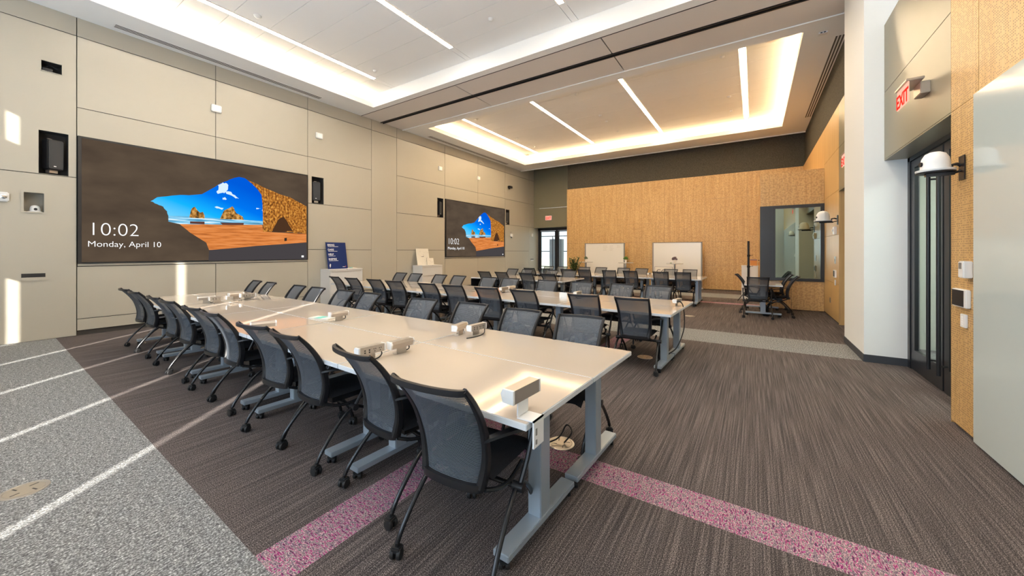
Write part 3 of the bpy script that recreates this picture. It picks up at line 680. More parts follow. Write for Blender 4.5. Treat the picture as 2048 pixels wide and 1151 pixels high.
# exit signs
M['exitface'] = E('exit_face', (1, .30, .22), 1.4); M['exitred'] = E('exit_letters', (1, .02, .012), 1.6); M['exitpale'] = E('exit_pale', (1, .50, .36), 1.0)
def exit_sign_side(lab, y, z, s=1.0):
    t = thing('exit_sign', lab, 'exit sign', (XR, y, z))
    MB().bbox(-.07, 0, -.10, .10, -.02, .10, .006).build('mount_box', 'alu', t)
    MB().bbox(-.19, -.06, -.18, .18, .10, .125, .004).build('canopy', 'alu', t)
    MB().bbox(-.175, -.165, -.17, .17, -.10, .10, .002).build('panel', 'exitpale', t)
    text_mesh('exit_text', 'EXIT', .19, 'exitred', t, (-.1765, .0, -.085), FMX, .95, .001, 'CENTER', .004)
    return t
exit_sign_side('red EXIT sign on the sage panel above the tall glass door', 5.42, 3.10)
exit_sign_side('red EXIT sign half hidden by the white pillar', 8.42, 3.07)
t = thing('exit_sign', 'small red EXIT sign above the far double glass door', 'exit sign', (-9.2, 17.70, 3.30)); MB().bbox(-.19, .19, -.05, 0, -.12, .12, .004).build('housing', 'whiteg', t); MB().box(-.175, .175, -.052, -.0501, -.105, .105).build('panel', 'exitface', t); text_mesh('exit_text', 'EXIT', .2, 'exitred', t, (0, -.054, -.075), FMY, .8, .001, 'CENTER', .005)

# ------------------------------------------------------------------ chairs
def caster_into(m, x, y, z0, ang, r=.028):
    T = Matrix.Translation((x, y, 0)) @ Matrix.Rotation(ang, 4, 'Z')
    for sx in (-.017, .017):
        m.lathe([(r * .55, -.010), (r * .93, -.009), (r, -.004), (r, .004), (r * .93, .009), (r * .55, .010)], n=16, M4=T @ Matrix.Translation((sx, 0, r)) @ Matrix.Rotation(R(90), 4, 'Y'))
    m.bbox(-.026, .026, -.02, .028, r + .004, r + .034, .007, T)
    m.tube([(x, y, r + .03), (x, y, z0)], .009, 8)
def smooth_path(pts, n=4):
    out = []
    P_ = [Vector(p) for p in pts]
    for i in range(len(P_) - 1):
        p0 = P_[max(i - 1, 0)]; p1 = P_[i]; p2 = P_[i + 1]; p3 = P_[min(i + 2, len(P_) - 1)]
        for k in range(n):
            t = k / n; out.append(.5 * ((2 * p1) + (-p0 + p2) * t + (2 * p0 - 5 * p1 + 4 * p2 - p3) * t * t + (-p0 + 3 * p1 - 3 * p2 + p3) * t ** 3))
    out.append(P_[-1]); return out
BK = [(.160, .100, .425), (.177, .112, .52), (.186, .100, .62), (.192, .058, .74), (.197, -.012, .85), (.203, -.088, .935)]
def bow(z): return .030 + .018 * max(0, (z - .425) / .51)
def make_chair():
    t = thing('office_chair', 'x', 'chair')
    # seat
    m = MB(); tmp = bmesh.new(); nx, ny = 9, 9; top = []; 
    for j in range(ny):
        row = []
        for i in range(nx):
            u = i / (nx - 1) * 2 - 1; v = j / (ny - 1)
            su = u * (1 - .06 * (1 - v)); x = .225 * su * (1 - .05 * abs(u) ** 6); y = .135 + .45 * v
            z = .475 - .012 * (1 - abs(u) ** 2) * math.sin(v * 3.14) - .05 * max(0, v - .75) ** 1.5 * 6 - .02 * abs(u) ** 8
            row.append(tmp.verts.new((x, y, z)))
        top.append(row)
    for j in range(ny - 1):
        for i in range(nx - 1): tmp.faces.new([top[j][i], top[j][i + 1], top[j + 1][i + 1], top[j + 1][i]])
    r = bmesh.ops.extrude_face_region(tmp, geom=tmp.faces[:]); vs = [q for q in r['geom'] if isinstance(q, bmesh.types.BMVert)]
    for q in vs: q.co.z = .425 + .25 * (q.co.z - .475) + .03 * (abs(q.co.x) / .22) ** 2; q.co.x *= .9; q.co.y = .36 + (q.co.y - .36) * .93
    m.merge(tmp); m.build('seat', 'seatf', t, True)
    # back frame
    m = MB(); ups = smooth_path(BK, 4)
    for s in (-1, 1):
        pts = [(s * p.x, p.y, p.z) for p in ups]; n = len(pts)
        def prof(i, n=n):
            f = i / (n - 1); w = .027 - .016 * f; h = .021 - .011 * f
            return [(-w, -h * .6), (-w * .6, -h), (w * .6, -h), (w, -h * .6), (w, h * .6), (w * .6, h), (-w * .6, h), (-w, h * .6)]
        m.sweep(pts, prof)
    def rail(z, y, hw, b, w, h):
        pts = [(hw * math.sin(a), y - b * (math.cos(a) - math.cos(R(90))), z) for a in [R(-90 + 180 * k / 14) for k in range(15)]]
        m.sweep(pts, lambda i: [(-w, -h), (w, -h), (w * 1.1, 0), (w, h), (-w, h), (-w * 1.1, 0)])
    rail(.925, -.082, .203, .046, .009, .013); rail(.428, .098, .164, .034, .014, .018)
    m.build('back_frame', 'black', t, True)
    # mesh
    m = MB(); rows = []
    fine = smooth_path(BK, 4)
    for p in fine:
        row = []
        for k in range(11):
            a = R(-90 + 18 * k); b = bow(p.z); row.append(m.bm.verts.new(((p.x - .006) * math.sin(a), p.y - .002 - b * math.cos(a), p.z)))
        rows.append(row)
    for a, b in zip(rows, rows[1:]):
        for k in range(10): m.face([a[k], a[k + 1], b[k + 1], b[k]])
    m.build('back_mesh', 'mesh', t, True)
    # under-seat frame and hubs
    m = MB(); m.tube([(-.27, .28, .36), (.27, .28, .36)], .013, 10).box(-.10, .10, .2, .44, .375, .42)
    for s in (-1, 1):
        m.tube(smooth_path([(s * .18, .10, .42), (s * .2, .18, .39), (s * .21, .28, .38), (s * .2, .42, .40)]), .011, 8)
    m.build('seat_frame', 'blackm', t, True)
    for s in (-1, 1): MB().tube([(s * .228, .28, .36), (s * .285, .28, .36)], .023, 14).build('pivot_hub', 'black', t, True)
    for s in (-1, 1):
        m = MB(); m.tube(smooth_path([(s * .248, .275, .36), (s * .256, .19, .305), (s * .263, .095, .205), (s * .268, .03, .12), (s * .270, .005, .075)], 5), .0125, 10)
        lg = m.build('rear_leg', 'blackm', t, True); c = MB(); caster_into(c, s * .270, .0, .08, R(60 + 40 * s)); c.build('caster', 'blackr', lg, True)
        m = MB(); m.tube(smooth_path([(s * .236, .285, .36), (s * .236, .37, .325), (s * .228, .46, .245), (s * .215, .52, .15), (s * .208, .545, .075)], 5), .0125, 10)
        lg = m.build('front_leg', 'blackm', t, True); c = MB(); caster_into(c, s * .208, .548, .08, R(-25 * s)); c.build('caster', 'blackr', lg, True)
        pa = smooth_path([(s * .19, .075, .655), (s * .225, .14, .663), (s * .268, .27, .652), (s * .278, .38, .63), (s * .272, .44, .612)], 4); n = len(pa)
        def ap(i, n=n):
            f = i / (n - 1); w = .012 + .014 * math.sin(f * 3.14); return [(-w, -.006), (w, -.006), (w * .8, .006), (-w * .8, .006)]
        m = MB(); m.sweep(pa, ap); m.tube(smooth_path([(s * .262, .28, .36), (s * .272, .345, .47), (s * .277, .41, .61)], 4), .013, 8)
        m.build('armrest', 'black', t, True)
    return t
proto = make_chair(); used = False
def chair(x, y, rz, label, group):
    """x, y = centre of the top of the back"""
    global used
    o = proto if not used else copy_tree(proto); used = True
    a = R(rz); ox, oy = 0, -.088
    o.location = (x - (ox * math.cos(a) - oy * math.sin(a)), y - (ox * math.sin(a) + oy * math.cos(a)), 0); o.rotation_euler = (0, 0, a)
    o['label'] = label; o['group'] = group; o['category'] = 'chair'; return o
ORD = ['first', 'second', 'third', 'fourth', 'fifth', 'sixth', 'seventh', 'eighth', 'ninth', 'tenth']
CH = {
'1n': [(-8.033, 1.495, 1), (-7.386, 1.472, 0), (-6.324, 1.433, 0), (-5.706, 1.41, 1), (-4.818, 1.377, 1), (-4.277, 1.358, -2), (-3.273, 1.303, 4), (-2.742, 1.294, -3), (-1.931, 1.271, -7), (-1.188, 1.139, 4)],
'1f': [(-8.101, 3.331, -5), (-7.425, 3.287, -6), (-6.353, 3.248, -4), (-5.754, 3.226, -4), (-4.972, 3.197, -1), (-4.345, 3.176, -5), (-3.302, 3.136, 4), (-2.568, 3.157, -1), (-1.883, 3.084, -1), (-1.274, 3.061, 5)],
'2n': [(-8.033, 4.856, -6), (-7.318, 4.808, 1), (-6.546, 4.808, 2), (-5.88, 4.76, 5), (-4.943, 4.731, 1), (-4.296, 4.702, 5), (-3.553, 4.673, 7), (-2.868, 4.654, 1), (-1.892, 4.605, 7), (-1.255, 4.586, 2)],
'2f': [(-7.927, 6.723, 0), (-7.318, 6.698, -2), (-6.421, 6.66, -4), (-5.793, 6.633, -6), (-4.895, 6.596, -1), (-4.316, 6.571, 2), (-3.418, 6.534, 4), (-2.684, 6.503, 6), (-1.921, 6.471, -3), (-1.313, 6.445, -4)],
'3n': [(-6.504, 8.45, 0), (-5.904, 8.45, -3), (-5.097, 8.45, 0), (-4.438, 8.45, -3)],
'3f': [(-6.652, 10.27, -4), (-6.091, 10.27, -5), (-5.205, 10.27, -4), (-4.625, 10.27, 5)],
'4n': [(-6.534, 11.08, 3), (-5.96, 11.08, 5), (-5.118, 11.08, 6), (-4.524, 11.08, 4), (-3.712, 11.08, 6), (-3.079, 11.08, -1), (-2.218, 11.08, 4), (-1.643, 11.08, 3)],
'4f': [(-6.683, 12.9, -4), (-6.098, 12.9, -4), (-5.227, 12.9, 5), (-4.584, 12.9, -3), (-3.782, 12.9, 3), (-3.168, 12.9, -4), (-2.257, 12.9, -3), (-1.693, 12.9, 4)]}
RW = {'1': 'nearest table row', '2': 'second table row', '3': 'third table row', '4': 'farthest table row'}
for k, lst in CH.items():
    side = 'near' if k[1] == 'n' else 'far'; n = len(lst)
    for i, (x, y, a) in enumerate(lst):
        j = n - 1 - i
        lab = f'black mesh chair, {ORD[j]} from right on the {side} side of the {RW[k[0]]}'
        chair(x, y, a if side == 'near' else 180 + a, lab, f'mesh chairs on the {side} side of the {RW[k[0]]}')
chair(.075, 9.86, 2, 'black mesh chair with its back to the viewer at the small corner table', 'mesh chairs around the corner table')
chair(-.36, 10.95, -92, 'black mesh chair on the left side of the small corner table', 'mesh chairs around the corner table')
chair(.84, 10.68, 88, 'nearer black mesh chair on the right side of the small corner table', 'mesh chairs around the corner table')
chair(.78, 11.52, 92, 'farther black mesh chair on the right side of the small corner table', 'mesh chairs around the corner table')

# ------------------------------------------------------------------ tables
TL, TD = 1.51, .735
def make_table():
    t = thing('folding_table', 'x', 'table')
    m = MB().mat('tedge').bbox(-TL / 2, TL / 2, -TD / 2, TD / 2, .708, .7395, .003)
    m.mat('ttop').box(-TL / 2 + .004, TL / 2 - .004, -TD / 2 + .004, TD / 2 - .004, .7396, .7402); m.build('tabletop', None, t)
    for s in (-1, 1):
        x = s * (TL / 2 - .155)
        lg = MB().bbox(x - .04, x + .04, .0 - .05, .05, .085, .705, .004).build('leg', 'silver', t)
        ft = MB(); ft.bbox(x - .045, x + .045, -.350, .345, .058, .092, .004); f = ft.build('foot', 'silver', lg)
        for yy in (-.32, .32):
            c = MB(); caster_into(c, x, yy, .06, R(35), .021); c.build('caster', 'blackr', lg, True)
        MB().box(x - .045, x + .045, -.25, .25, .69, .7075).build('bracket', 'black', t)
    MB().box(-TL / 2 + .19, TL / 2 - .19, -.02, .02, .66, .70).build('crossbar', 'black', t)
    return t
tp = make_table(); tused = False
def table(x, y, rz, lab, grp, sx=1.):
    global tused
    o = tp if not tused else copy_tree(tp); tused = True
    o.location = (x, y, 0); o.rotation_euler = (0, 0, R(rz)); o.scale = (sx, 1, 1); o['label'] = lab; o['group'] = grp; o['category'] = 'table'; return o
def trow(xr, yn, n, pitch, rot, rowname, grp):
    a = R(rot)
    for j, sd in enumerate(('near', 'far')):
        for i in range(n):
            u = -(i + .5) * pitch; v = (j + .5) * (TD + .004)
            x = xr + u * math.cos(a) - v * math.sin(a); y = yn + u * math.sin(a) + v * math.cos(a)
            table(x, y, rot, f'beige topped table, {ORD[i]} from the right in the {sd} half of the {rowname}', grp, (pitch - .006) / TL)
trow(-.835, 1.396, 5, 1.525, -2.1, 'nearest table row', 'tables in the nearest row')
trow(-.835, 4.78, 5, 1.55, -2.4, 'second table row', 'tables in the second row')
trow(-4.10, 8.62, 2, 1.5, 0, 'third table row', 'tables in the short third row')
trow(-1.20, 11.25, 4, 1.5, 0, 'farthest table row', 'tables in the farthest row')
table(.175, 11.03, 90, 'small separate beige table in the corner by the booth window', 'corner table')
t = tag(MB().box(-7.13, -7.11, 8.66, 10.06, .12, .70).build('modesty_panel', 'black'), 'black modesty panel closing the left end of the short third row', 'panel')

# ------------------------------------------------------------------ power units
def rot2(a): return Matrix.Rotation(a, 4, 'Z')
def make_unit():
    t = thing('power_outlet_unit', 'x', 'power outlet')
    # body lies along local x, faces -y
    PR = [(-.030, -.028), (.030, -.028), (.042, .012), (.030, .034), (-.030, .034)]
    T = Matrix(((0, 0, 1, -.11), (1, 0, 0, 0), (0, 1, 0, .085), (0, 0, 0, 1)))
    MB().prism(PR, .22, T).build('body', 'alu', t)
    for q in (-.014, .22): MB().prism(PR, .014, Matrix.Translation((q, 0, 0)) @ T).build('end_cap', 'whiteg', t)
    m = MB()
    for x in (-.075, -.035): m.box(x, x + .012, -.0315, -.0301, .068, .078).box(x, x + .012, -.0315, -.0301, .086, .096)
    for x in (.02, .07):
        for dx, dz in ((-.008, .092), (.008, .092), (0, .074)): m.box(x + dx - .003, x + dx + .003, -.0315, -.0301, dz - .004, dz + .004)
    m.build('socket', 'black', t)
    m = MB(); m.box(-.05, .05, .012, .016, .002, .065).box(-.05, .05, -.045, .016, .0005, .004).build('bracket', 'alu', t)
    return t
up = make_unit(); uused = False
def unit(x, y, a, lab, z=.7405, cable=None, s=.85):
    global uused
    o = up if not uused else copy_tree(up); uused = True
    for ch in list(o.children):
        if ch.name.startswith('cable'): bpy.data.objects.remove(ch)
    o.location = (x, y, z); o.rotation_euler = (0, 0, R(a)); o['label'] = lab; o['group'] = 'power outlets clamped on the tables'; o.scale = (s, s, s)
    if cable:
        m = MB(); m.tube(smooth_path(cable, 4), .0055, 6); m.build('cable', 'blackr', o, True)
    return o
LP = [(-.09, 0, .06), (-.10, -.01, .02), (-.07, -.03, .006), (-.02, -.045, .006)]
unit(-2.22, 1.87, 268, 'silver power outlet showing its back on the centre seam of the nearest row', cable=LP)
unit(-2.26, 1.64, 86, 'power outlet with four sockets facing the viewer, nearest row first seam', cable=[(.1, 0, .055), (.09, -.02, .03), (.05, -.03, .01), (.0, -.03, .006)])
unit(-2.26, 2.58, 283, 'tilted power outlet on the far half of the nearest row, left of a pair', cable=LP)
unit(-2.12, 2.66, 86, 'white ended power outlet at the right of a pair, nearest row far half', cable=[(.1, -.02, .055), (.06, -.05, .02), (-.02, -.06, .006), (-.12, -.06, .006), (-.2, -.04, .006)])
unit(-3.845, 2.38, 268, 'power outlet beside the teal booklet in the nearest row', cable=LP)
unit(-3.89, 1.65, 250, 'power outlet behind the backs of the nearest chairs')
unit(-6.79, 2.12, 255, 'left power outlet of the four at the far left of the nearest row', cable=LP)
unit(-6.62, 2.20, 85, 'second power outlet of the four at the far left of the nearest row')
unit(-6.98, 2.56, 275, 'third power outlet of the four at the far left of the nearest row', cable=LP)
unit(-6.70, 2.62, 85, 'rightmost power outlet of the four at the far left of the nearest row', cable=[(.1, -.02, .055), (.05, -.07, .04), (-.08, -.08, .02), (-.16, -.05, .006)])
unit(-3.90, 5.70, 85, 'front power outlet of a pair in the middle of the second row', cable=LP)
unit(-3.94, 6.00, 268, 'rear power outlet of a pair in the middle of the second row')
unit(-2.45, 5.75, 88, 'power outlet peeking over a chair back in the second row', cable=[(-.1, 0, .06), (-.2, -.05, .03), (-.18, -.1, .006), (-.1, -.12, .006)])
unit(-2.75, 12.05, 88, 'power outlet at the middle seam of the farthest row', cable=LP)
unit(-2.62, 12.05, 268, 'second power outlet at the middle seam of the farthest row', cable=LP)
# clamped unit on the near end
t = thing('clamped_power_outlet', 'power outlet clamped over the near right corner of the nearest table', 'power outlet', (-.915, 1.49, .7405), R(86))
T = Matrix(((0, 0, 1, -.10), (1, 0, 0, 0), (0, 1, 0, .105), (0, 0, 0, 1))); PR = [(-.030, -.028), (.030, -.028), (.042, .012), (.030, .034), (-.030, .034)]
MB().prism(PR, .20, T).build('body', 'alu', t); [MB().prism(PR, .012, Matrix.Translation((q, 0, 0)) @ T).build('end_cap', 'whiteg', t) for q in (-.012, .20)]
m = MB()
for z in (.09, .102, .114): m.box(-.09, .09, .036, .042, z, z + .004)
m.build('rail', 'black', t)
t2 = thing('outlet_clamp', 'white metal clamp bracket gripping the end of the nearest table', 'clamp', (-.8345, 1.47, .7405), 0)
m = MB(); m.box(-.07, -.063, -.045, .045, .01, .11).box(-.07, .02, -.045, .045, .0005, .006).box(.012, .02, -.045, .045, -.115, .006).build('bracket', 'whiteg', t2)
m = MB(); m.box(.0201, .022, -.030, -.018, -.06, -.03).box(.0201, .022, -.030, -.018, -.1, -.08).build('bolt', 'greylinen', t2)
t = unit(-.90, 5.62, 80, 'power outlet clamped on the right end of the second row')
cab = tag(MB().tube(smooth_path([(-.90, 5.52, .80), (-.86, 5.52, .82), (-.815, 5.56, .74), (-.81, 5.60, .45), (-.88, 5.50, .2), (-.96, 5.38, .12), (-.985, 5.36, .094)], 6), .007, 8).build('power_cable', 'blackr', None, True), 'black cable hanging down from the right end of the second row', 'cable')
cab2 = tag(MB().tube(smooth_path([(-1.6, 2.0, .012), (-1.45, 2.35, .03), (-1.3, 2.62, .03), (-1.27, 2.75, .10), (-1.2, 2.70, .08), (-1.24, 2.64, .012)], 6), .006, 8).build('floor_cable', 'blackr', None, True), 'black cable looping into the floor box under the nearest table', 'cable')
# booklet
t = thing('booklet', 'teal and white booklet lying beside an outlet on the nearest row', 'booklet', (-4.12, 2.36, .7405), R(15)); MB().box(-.14, .14, -.07, .07, .0, .012).build('pages', 'paper', t); MB().box(-.06, .04, -.071, .05, .0121, .0135).build('cover_print', 'teal', t)
# floor boxes
for x, y, lab in ((-3.845, .275, 'round metal floor outlet on the light carpet at lower left'), (-1.266, 2.64, 'round metal floor outlet under the nearest table with a cable'), (-1.25, 9.5, 'round metal floor outlet right of the third row on dark carpet'), (-1.30, 5.45, 'round metal floor outlet under the second table row')):
    t = thing('floor_outlet', lab, 'floor outlet', (x, y, 0), R(20)); MB().lathe([(.105, 0.0005), (.103, .004), (.088, .005), (.086, .003)], n=36).build('ring', 'alu', t, True); MB().lathe([(.085, .002), (.085, .0045)], n=36).build('lid', 'stainless', t)
    m = MB()
    for k in range(4): m.box(.03, .07, -.004, .004, .0046, .0052, Matrix.Rotation(R(90 * k), 4, 'Z') @ Matrix.Translation((0, .02, 0)))
    m.build('slot', 'black', t)

# ------------------------------------------------------------------ cabinets with posters
def cabinet(lab, y0, y1, h):
    t = thing('filing_cabinet', lab, 'cabinet', (XW + .02, (y0 + y1) / 2, 0)); hw = (y1 - y0) / 2; d = .46
    MB().box(0, d, -hw, hw, .0, h - .03).bbox(-.0, d + .015, -hw - .004, hw + .004, h - .03, h, .004).build('body', 'cab', t)
    z = .05
    for k in range(3):
        dh = (h - .10) / 3; dr = MB().bbox(d + .0005, d + .018, -hw + .008, hw - .008, z + .004, z + dh - .006, .003).build('drawer', 'cab', t)
        MB().bbox(d + .0185, d + .024, -hw * .9, hw * .9, z + dh - .022, z + dh - .012, .002).build('handle', 'alu', dr); z += dh
    MB().lathe([(.008, 0), (.008, .006)], n=10, M4=Matrix.Translation((d + .0155, 0, h - .015)) @ Matrix.Rotation(R(90), 4, 'Y')).build('lock', 'ink', t)
cabinet('light cabinet carrying the navy poster, left of the second table row', 5.72, 6.72, 1.015)
cabinet('light cabinet carrying the white sketch boards, below left of the farther screen', 9.06, 10.06, 1.02)
t = thing('navy_poster', 'navy poster reading BRING DARE HELP INSPIRE on the light cabinet', 'poster', (-9.93, 6.14, 1.017)); t.rotation_euler = (0, R(-10), 0)
MB().box(-.008, 0, -.30, .30, 0, .76).build('board', 'blue', t)
for k, (w, wl) in enumerate((('BRING', .31), ('DARE', .27), ('HELP', .20), ('INSPIRE', .27))):
    z = .66 - k * .135
    text_mesh('headline_text', w, .072, 'textw', t, (.001, -.255, z), FX, 1, .0005, 'LEFT', .0018)
    MB().box(.0002, .0012, -.245, -.245 + wl, z - .028, z - .018).build('small_text', 'textw', t)
MB().prism([(0, 0), (.02, .03), (.035, .10), (.01, .12), (-.01, .06), (.0, .03)], .001, Matrix(((0, 0, 1, .0003), (1, 0, 0, -.24), (0, 1, 0, .03), (0, 0, 0, 1)))).build('figure_mark', 'textw', t)
MB().box(.0002, .0012, .14, .22, .045, .058).build('logo_text', 'textw', t); MB().box(.0002, .0012, .225, .245, .045, .08).build('logo_mark', 'redp', t)
t = thing('sketch_board', 'large white sketch board leaning on the cabinet below left of the farther screen', 'poster', (-9.93, 9.42, 1.022)); t.rotation_euler = (0, R(-10), 0)
MB().box(-.008, 0, -.30, .30, 0, .60).build('board', 'paper', t)
m = MB(); random.seed(3)
for k in range(24):
    a = random.uniform(-.24, .24); b = random.uniform(.06, .5); m.box(.0002, .0006, a, a + random.uniform(.02, .07), b, b + .004)
m.build('sketch_line', 'inkp', t); MB().box(.0007, .0014, -.08, .02, .30, .315).box(.0007, .0014, .02, .035, .30, .335).build('logo', 'ink', t)
t = thing('sketch_board', 'small white sketch board in front of the larger one on the cabinet', 'poster', (-9.88, 9.70, 1.022)); t.rotation_euler = (0, R(-10), 0)
MB().box(-.008, 0, -.16, .17, 0, .25).build('board', 'paper', t)
m = MB()
for k in range(12):
    a = random.uniform(-.12, .1); b = random.uniform(.04, .2); m.box(.0002, .0006, a, a + random.uniform(.02, .05), b, b + .004)
m.build('sketch_line', 'inkp', t)
t = thing('paper_pile', 'small pile of papers on the cabinet right of the navy poster', 'papers', (-9.85, 6.52, 1.016)); MB().box(-.1, .1, -.09, .09, 0, .015).build('sheets', 'paper', t); MB().box(-.02, .06, -.08, -.02, .0151, .03).build('marker', 'teal', t)
# far right cabinet
t = thing('storage_cabinet', 'light cabinet behind the corner table left of the booth', 'cabinet', (-.10, 14.0, 0)); MB().box(-.235, .21, .0, .45, 0, 1.03).bbox(-.245, .22, -.01, .46, 1.03, 1.055, .004).build('body', 'cab', t)
for s in (-1, 1): MB().bbox(-.225 if s < 0 else -.01, -.015 if s < 0 else .20, -.018, -.0005, .05, 1.02, .003).build('door', 'cab', t)
t = thing('cardboard_box', 'small orange box on the light cabinet beside the booth', 'box', (-.0, 14.2, 1.056)); MB().bbox(-.10, .08, -.1, .1, 0, .17, .003).build('carton', 'orange', t); MB().bbox(-.105, .085, -.105, .105, .1701, .19, .003).build('lid', 'violet', t)
t = thing('spray_bottle', 'small bottle beside the orange box on the light cabinet', 'bottle', (.15, 14.15, 1.056)); MB().lathe([(.03, 0), (.03, .1), (.012, .13), (.012, .16)], n=14).build('bottle_body', 'orange', t, True); MB().bbox(-.04, .015, -.012, .012, .16, .185, .004).build('nozzle', 'black', t)
t = thing('tripod_pole', 'tall black pole stand in front of the light cabinet by the booth', 'stand', (-.14, 13.3, 0))
MB().tube([(0, 0, .35), (0, 0, 1.82)], .03, 12).build('pole', 'black', t, True)
for k in range(3): MB().tube([(0, 0, .42), (.32 * math.cos(R(90 + 120 * k)), .32 * math.sin(R(90 + 120 * k)), .012)], .011, 8).build('leg', 'black', t, True)
for z in (1.05, 1.38): MB().tube([(0, 0, z - .03), (0, 0, z + .03)], .038, 12).tube([(.0, 0, z), (.12, 0, z + .02)], .008, 6).build('clamp', 'blackm', t, True)

# ------------------------------------------------------------------ rolling whiteboards, high tables, plants
def wboard(lab, x0, x1, y, writing):
    t = thing('rolling_whiteboard', lab, 'whiteboard', ((x0 + x1) / 2, y, 0)); h = (x1 - x0) / 2
    MB().box(-h + .03, h - .03, -.012, .012, .32, 1.86).build('panel', 'wboard', t)
    m = MB(); m.box(-h, -h + .05, -.025, .025, .12, 1.885).box(h - .05, h, -.025, .025, .12, 1.885).box(-h, h, -.02, .02, 1.86, 1.885).box(-h, h, -.02, .02, .30, .33); m.build('frame', 'greylinen', t)
    for s in (-1, 1):
        MB().tube([(s * (h - .03), 0, .2), (s * (h - .03) , -.32, .075)], .014, 8).tube([(s * (h - .03), 0, .2), (s * (h - .03), .28, .075)], .014, 8).build('foot', 'chrome', t, True)
        m = MB(); [caster_into(m, s * (h - .03), yy, .08, R(20), .03) for yy in (-.32, .28)]; m.build('caster', 'whiteg', t, True)
    if writing:
        m = MB(); random.seed(5)
        for cx in (-.05, .25, .58):
            for k in range(4):
                z = 1.76 - k * .065
                if cx > .5 and k > 1: continue
                x = cx
                for q in range(3): w = random.uniform(.02, .06); m.box(x, x + w, -.0135, -.0121, z, z + .012); x += w + .015
        m.build('writing', 'inkp', t)
    return t
wboard('rolling whiteboard with faint writing, nearer the glass door', -6.55, -4.71, 16.2, True)
wboard('rolling whiteboard with a GO sign, in front of the far wood wall', -3.56, -1.69, 16.2, False)
t = thing('go_poster', 'thin bordered white sheet reading GO on the right whiteboard', 'poster', (-3.12, 16.185, .30)); MB().box(-.36, .36, -.004, 0, 0, .6).build('sheet', 'paper', t)
m = MB(); 
for (a, b, c, d) in cut([(-.345, .345, .015, .585)], [(-.335, .335, .025, .575)]): m.box(a, b, -.006, -.0041, c, d)
m.build('border', 'violet', t); text_mesh('go_text', 'GO', .26, 'ink', t, (-.28, -.006, .29), FMY, 1.0)
for x, y, lab in ((-6.20, 15.45, 'round high table carrying a sage plant, in front of the left whiteboard'), (-4.45, 15.45, 'round high table carrying a bright green plant, between the whiteboards'), (-2.55, 15.35, 'round high table carrying purple flowers, in front of the right whiteboard')):
    t = thing('high_table', lab, 'table', (x, y, 0), 0, 'round high tables by the far wall'); MB().lathe([(.28, 1.03), (.30, 1.04), (.30, 1.055), (.001, 1.056)], n=32).build('tabletop', 'wboard', t, True)
    MB().tube([(0, 0, .03), (0, 0, 1.03)], .035, 14).build('column', 'chrome', t, True); MB().lathe([(.24, 0), (.23, .015), (.05, .03)], n=28).build('base', 'chrome', t, True)
def ball_plant(lab, x, y, mat, n, spread, pot=.045):
    t = thing('potted_plant', lab, 'plant', (x, y, 1.057)); MB().lathe([(pot * .7, 0), (pot, .10), (pot * .9, .10), (pot * .85, .08)], n=18).build('pot', 'terracotta', t, True)
    MB().lathe([(pot * .84, .07), (pot * .84, .082)], n=18).build('soil', 'soil', t)
    m = MB(); random.seed(hash(lab) % 99 if False else len(lab))
    for k in range(n):
        a = random.uniform(0, 6.28); e = random.uniform(-.2, 1.5); r = spread * random.uniform(.5, 1); c = Vector((r * math.cos(a) * math.cos(e), r * math.sin(a) * math.cos(e), .14 + r * math.sin(e)))
        T = Matrix.Translation(c) @ Matrix.Rotation(a, 4, 'Z') @ Matrix.Rotation(R(90) - e, 4, 'Y')
        m.lathe([(.002, -.02), (.011, 0), (.004, .022)], n=5, M4=T)
    o = m.build('foliage', mat, t); o['kind'] = 'stuff'
ball_plant('sage green ball plant in a white pot on the left high table', -6.20, 15.45, 'sageleaf', 160, .085)
ball_plant('bright green ball plant in a pot on the middle high table', -4.45, 15.45, 'leaf2', 200, .095)
ball_plant('dusty purple flowers in a pale pot on the right high table', -2.55, 15.35, 'purple', 220, .10, .055)
t = thing('small_dish', 'small dish beside the purple flowers on the right high table', 'dish', (-2.68, 15.3, 1.057)); MB().lathe([(.02, 0), (.045, .02), (.04, .02), (.015, .006)], n=16).build('bowl', 'leaf2', t, True)
# leafy floor plant
t = thing('potted_fern', 'bushy green plant behind the farthest tables near the glass door', 'plant', (-6.36, 14.6, 0))
MB().lathe([(.12, 0), (.16, .34), (.145, .34), (.14, .30)], n=24).build('pot', 'terracotta', t, True); MB().lathe([(.139, .28), (.139, .305)], n=24).build('soil', 'soil', t)
m = MB(); st = MB(); random.seed(11)
for k in range(44):
    a = random.uniform(0, 6.28); sp = random.uniform(.05, .27); hgt = random.uniform(.85, 1.27); p0 = Vector((0, 0, .3)); p1 = Vector((sp * .4 * math.cos(a), sp * .4 * math.sin(a), hgt * .7)); p2 = Vector((sp * math.cos(a), sp * math.sin(a), hgt))
    pts = smooth_path([p0, p1, p2], 6); st.tube(pts, .004, 5)
    for q in pts[5:]:
        for z in range(3):
            b = random.uniform(0, 6.28); d = Vector((math.cos(b), math.sin(b), random.uniform(-.1, .6))).normalized(); s = d.cross(Vector((0, 0, 1))).normalized() * .024; l = random.uniform(.07, .12)
            vs = [m.bm.verts.new(v) for v in (q, q + d * l * .5 + s, q + d * l, q + d * l * .5 - s)]; m.face(vs)
o = m.build('foliage', 'leaf', t); o['kind'] = 'stuff'; st.build('stem', 'leaf', t)
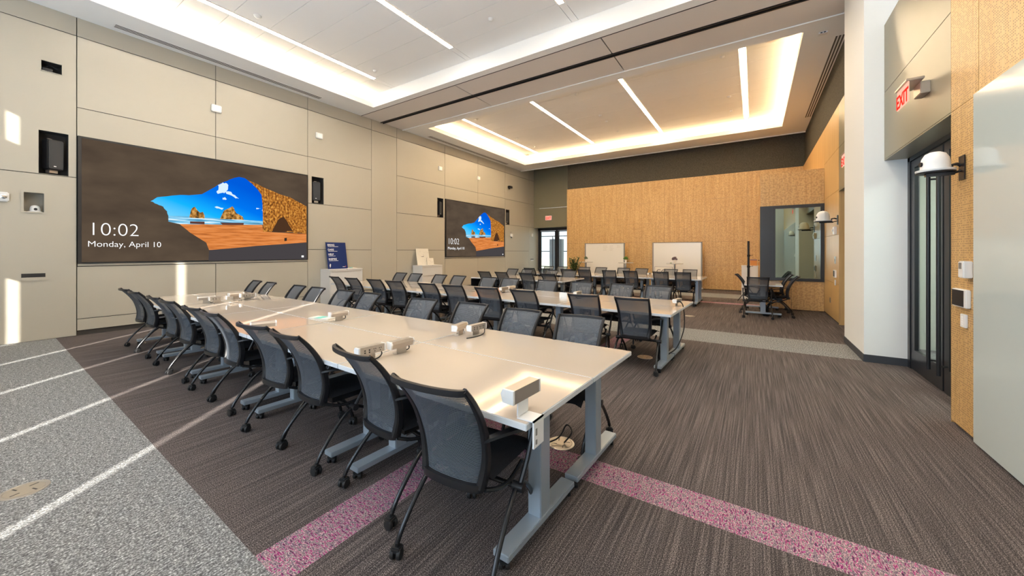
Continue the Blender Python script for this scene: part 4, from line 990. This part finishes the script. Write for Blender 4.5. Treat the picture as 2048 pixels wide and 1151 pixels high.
# grey papers and small things on far table
t = thing('table_sign', 'small grey object on the farthest row beside the fern', 'box', (-5.4, 12.0, .7405)); MB().bbox(-.05, .05, -.03, .03, 0, .09, .004).build('body', 'greylinen', t)

# ------------------------------------------------------------------ lights, world, camera
w = bpy.data.worlds.new('World'); bpy.context.scene.world = w; w.use_nodes = True
bg = w.node_tree.nodes['Background']; bg.inputs[0].default_value = (.86, .93, 1, 1); bg.inputs[1].default_value = 1.3
sun = bpy.data.lights.new('sun', 'SUN'); sun.energy = 17; sun.angle = R(.5); sun.color = (1, .94, .84)
so = bpy.data.objects.new('sun', sun); C.objects.link(so)
el = R(22); d = Vector((-.605, .796, 0)).normalized() * math.cos(el) + Vector((0, 0, -math.sin(el)))
so.rotation_euler = d.to_track_quat('-Z', 'Y').to_euler()
# daylight through the window bays behind the viewer
gaps = [slit_x(k) for k in range(0, 6)]
for a, b in zip([-10.0] + gaps[:-2], gaps[:-1]):
    if b - a < .5: continue
    al = bpy.data.lights.new('window_daylight', 'AREA'); al.shape = 'RECTANGLE'; al.size = (b - a) - .2; al.size_y = 4.6; al.energy = 90 if b < -5 else 132; al.color = (.62, .80, 1.0)
    ao = bpy.data.objects.new('window_daylight', al); C.objects.link(ao); ao.location = ((a + b) / 2, YF + .03, 2.85); ao.rotation_euler = (R(90), 0, 0)
    ao.rotation_euler = Vector((0, 1, .95)).to_track_quat('-Z', 'Y').to_euler()

cam = bpy.data.cameras.new('camera'); co = bpy.data.objects.new('camera', cam); C.objects.link(co)
cam.sensor_width = 36; cam.lens = 741 / 2048 * 36; cam.shift_x = 0; cam.shift_y = -(575.5 - 503) / 2048
cam.clip_start = .02; cam.clip_end = 300
co.location = (0, 0, 1.5); co.rotation_euler = (R(90), 0, R(33.15))
sc = bpy.context.scene; sc.camera = co
sc.view_settings.view_transform = 'Standard'; sc.view_settings.look = 'None'; sc.view_settings.exposure = .25; sc.view_settings.gamma = 1; sc.view_settings.use_curve_mapping = False
sc.cycles.transparent_max_bounces = 24; sc.cycles.max_bounces = 10; sc.cycles.diffuse_bounces = 5; sc.cycles.sample_clamp_indirect = 12
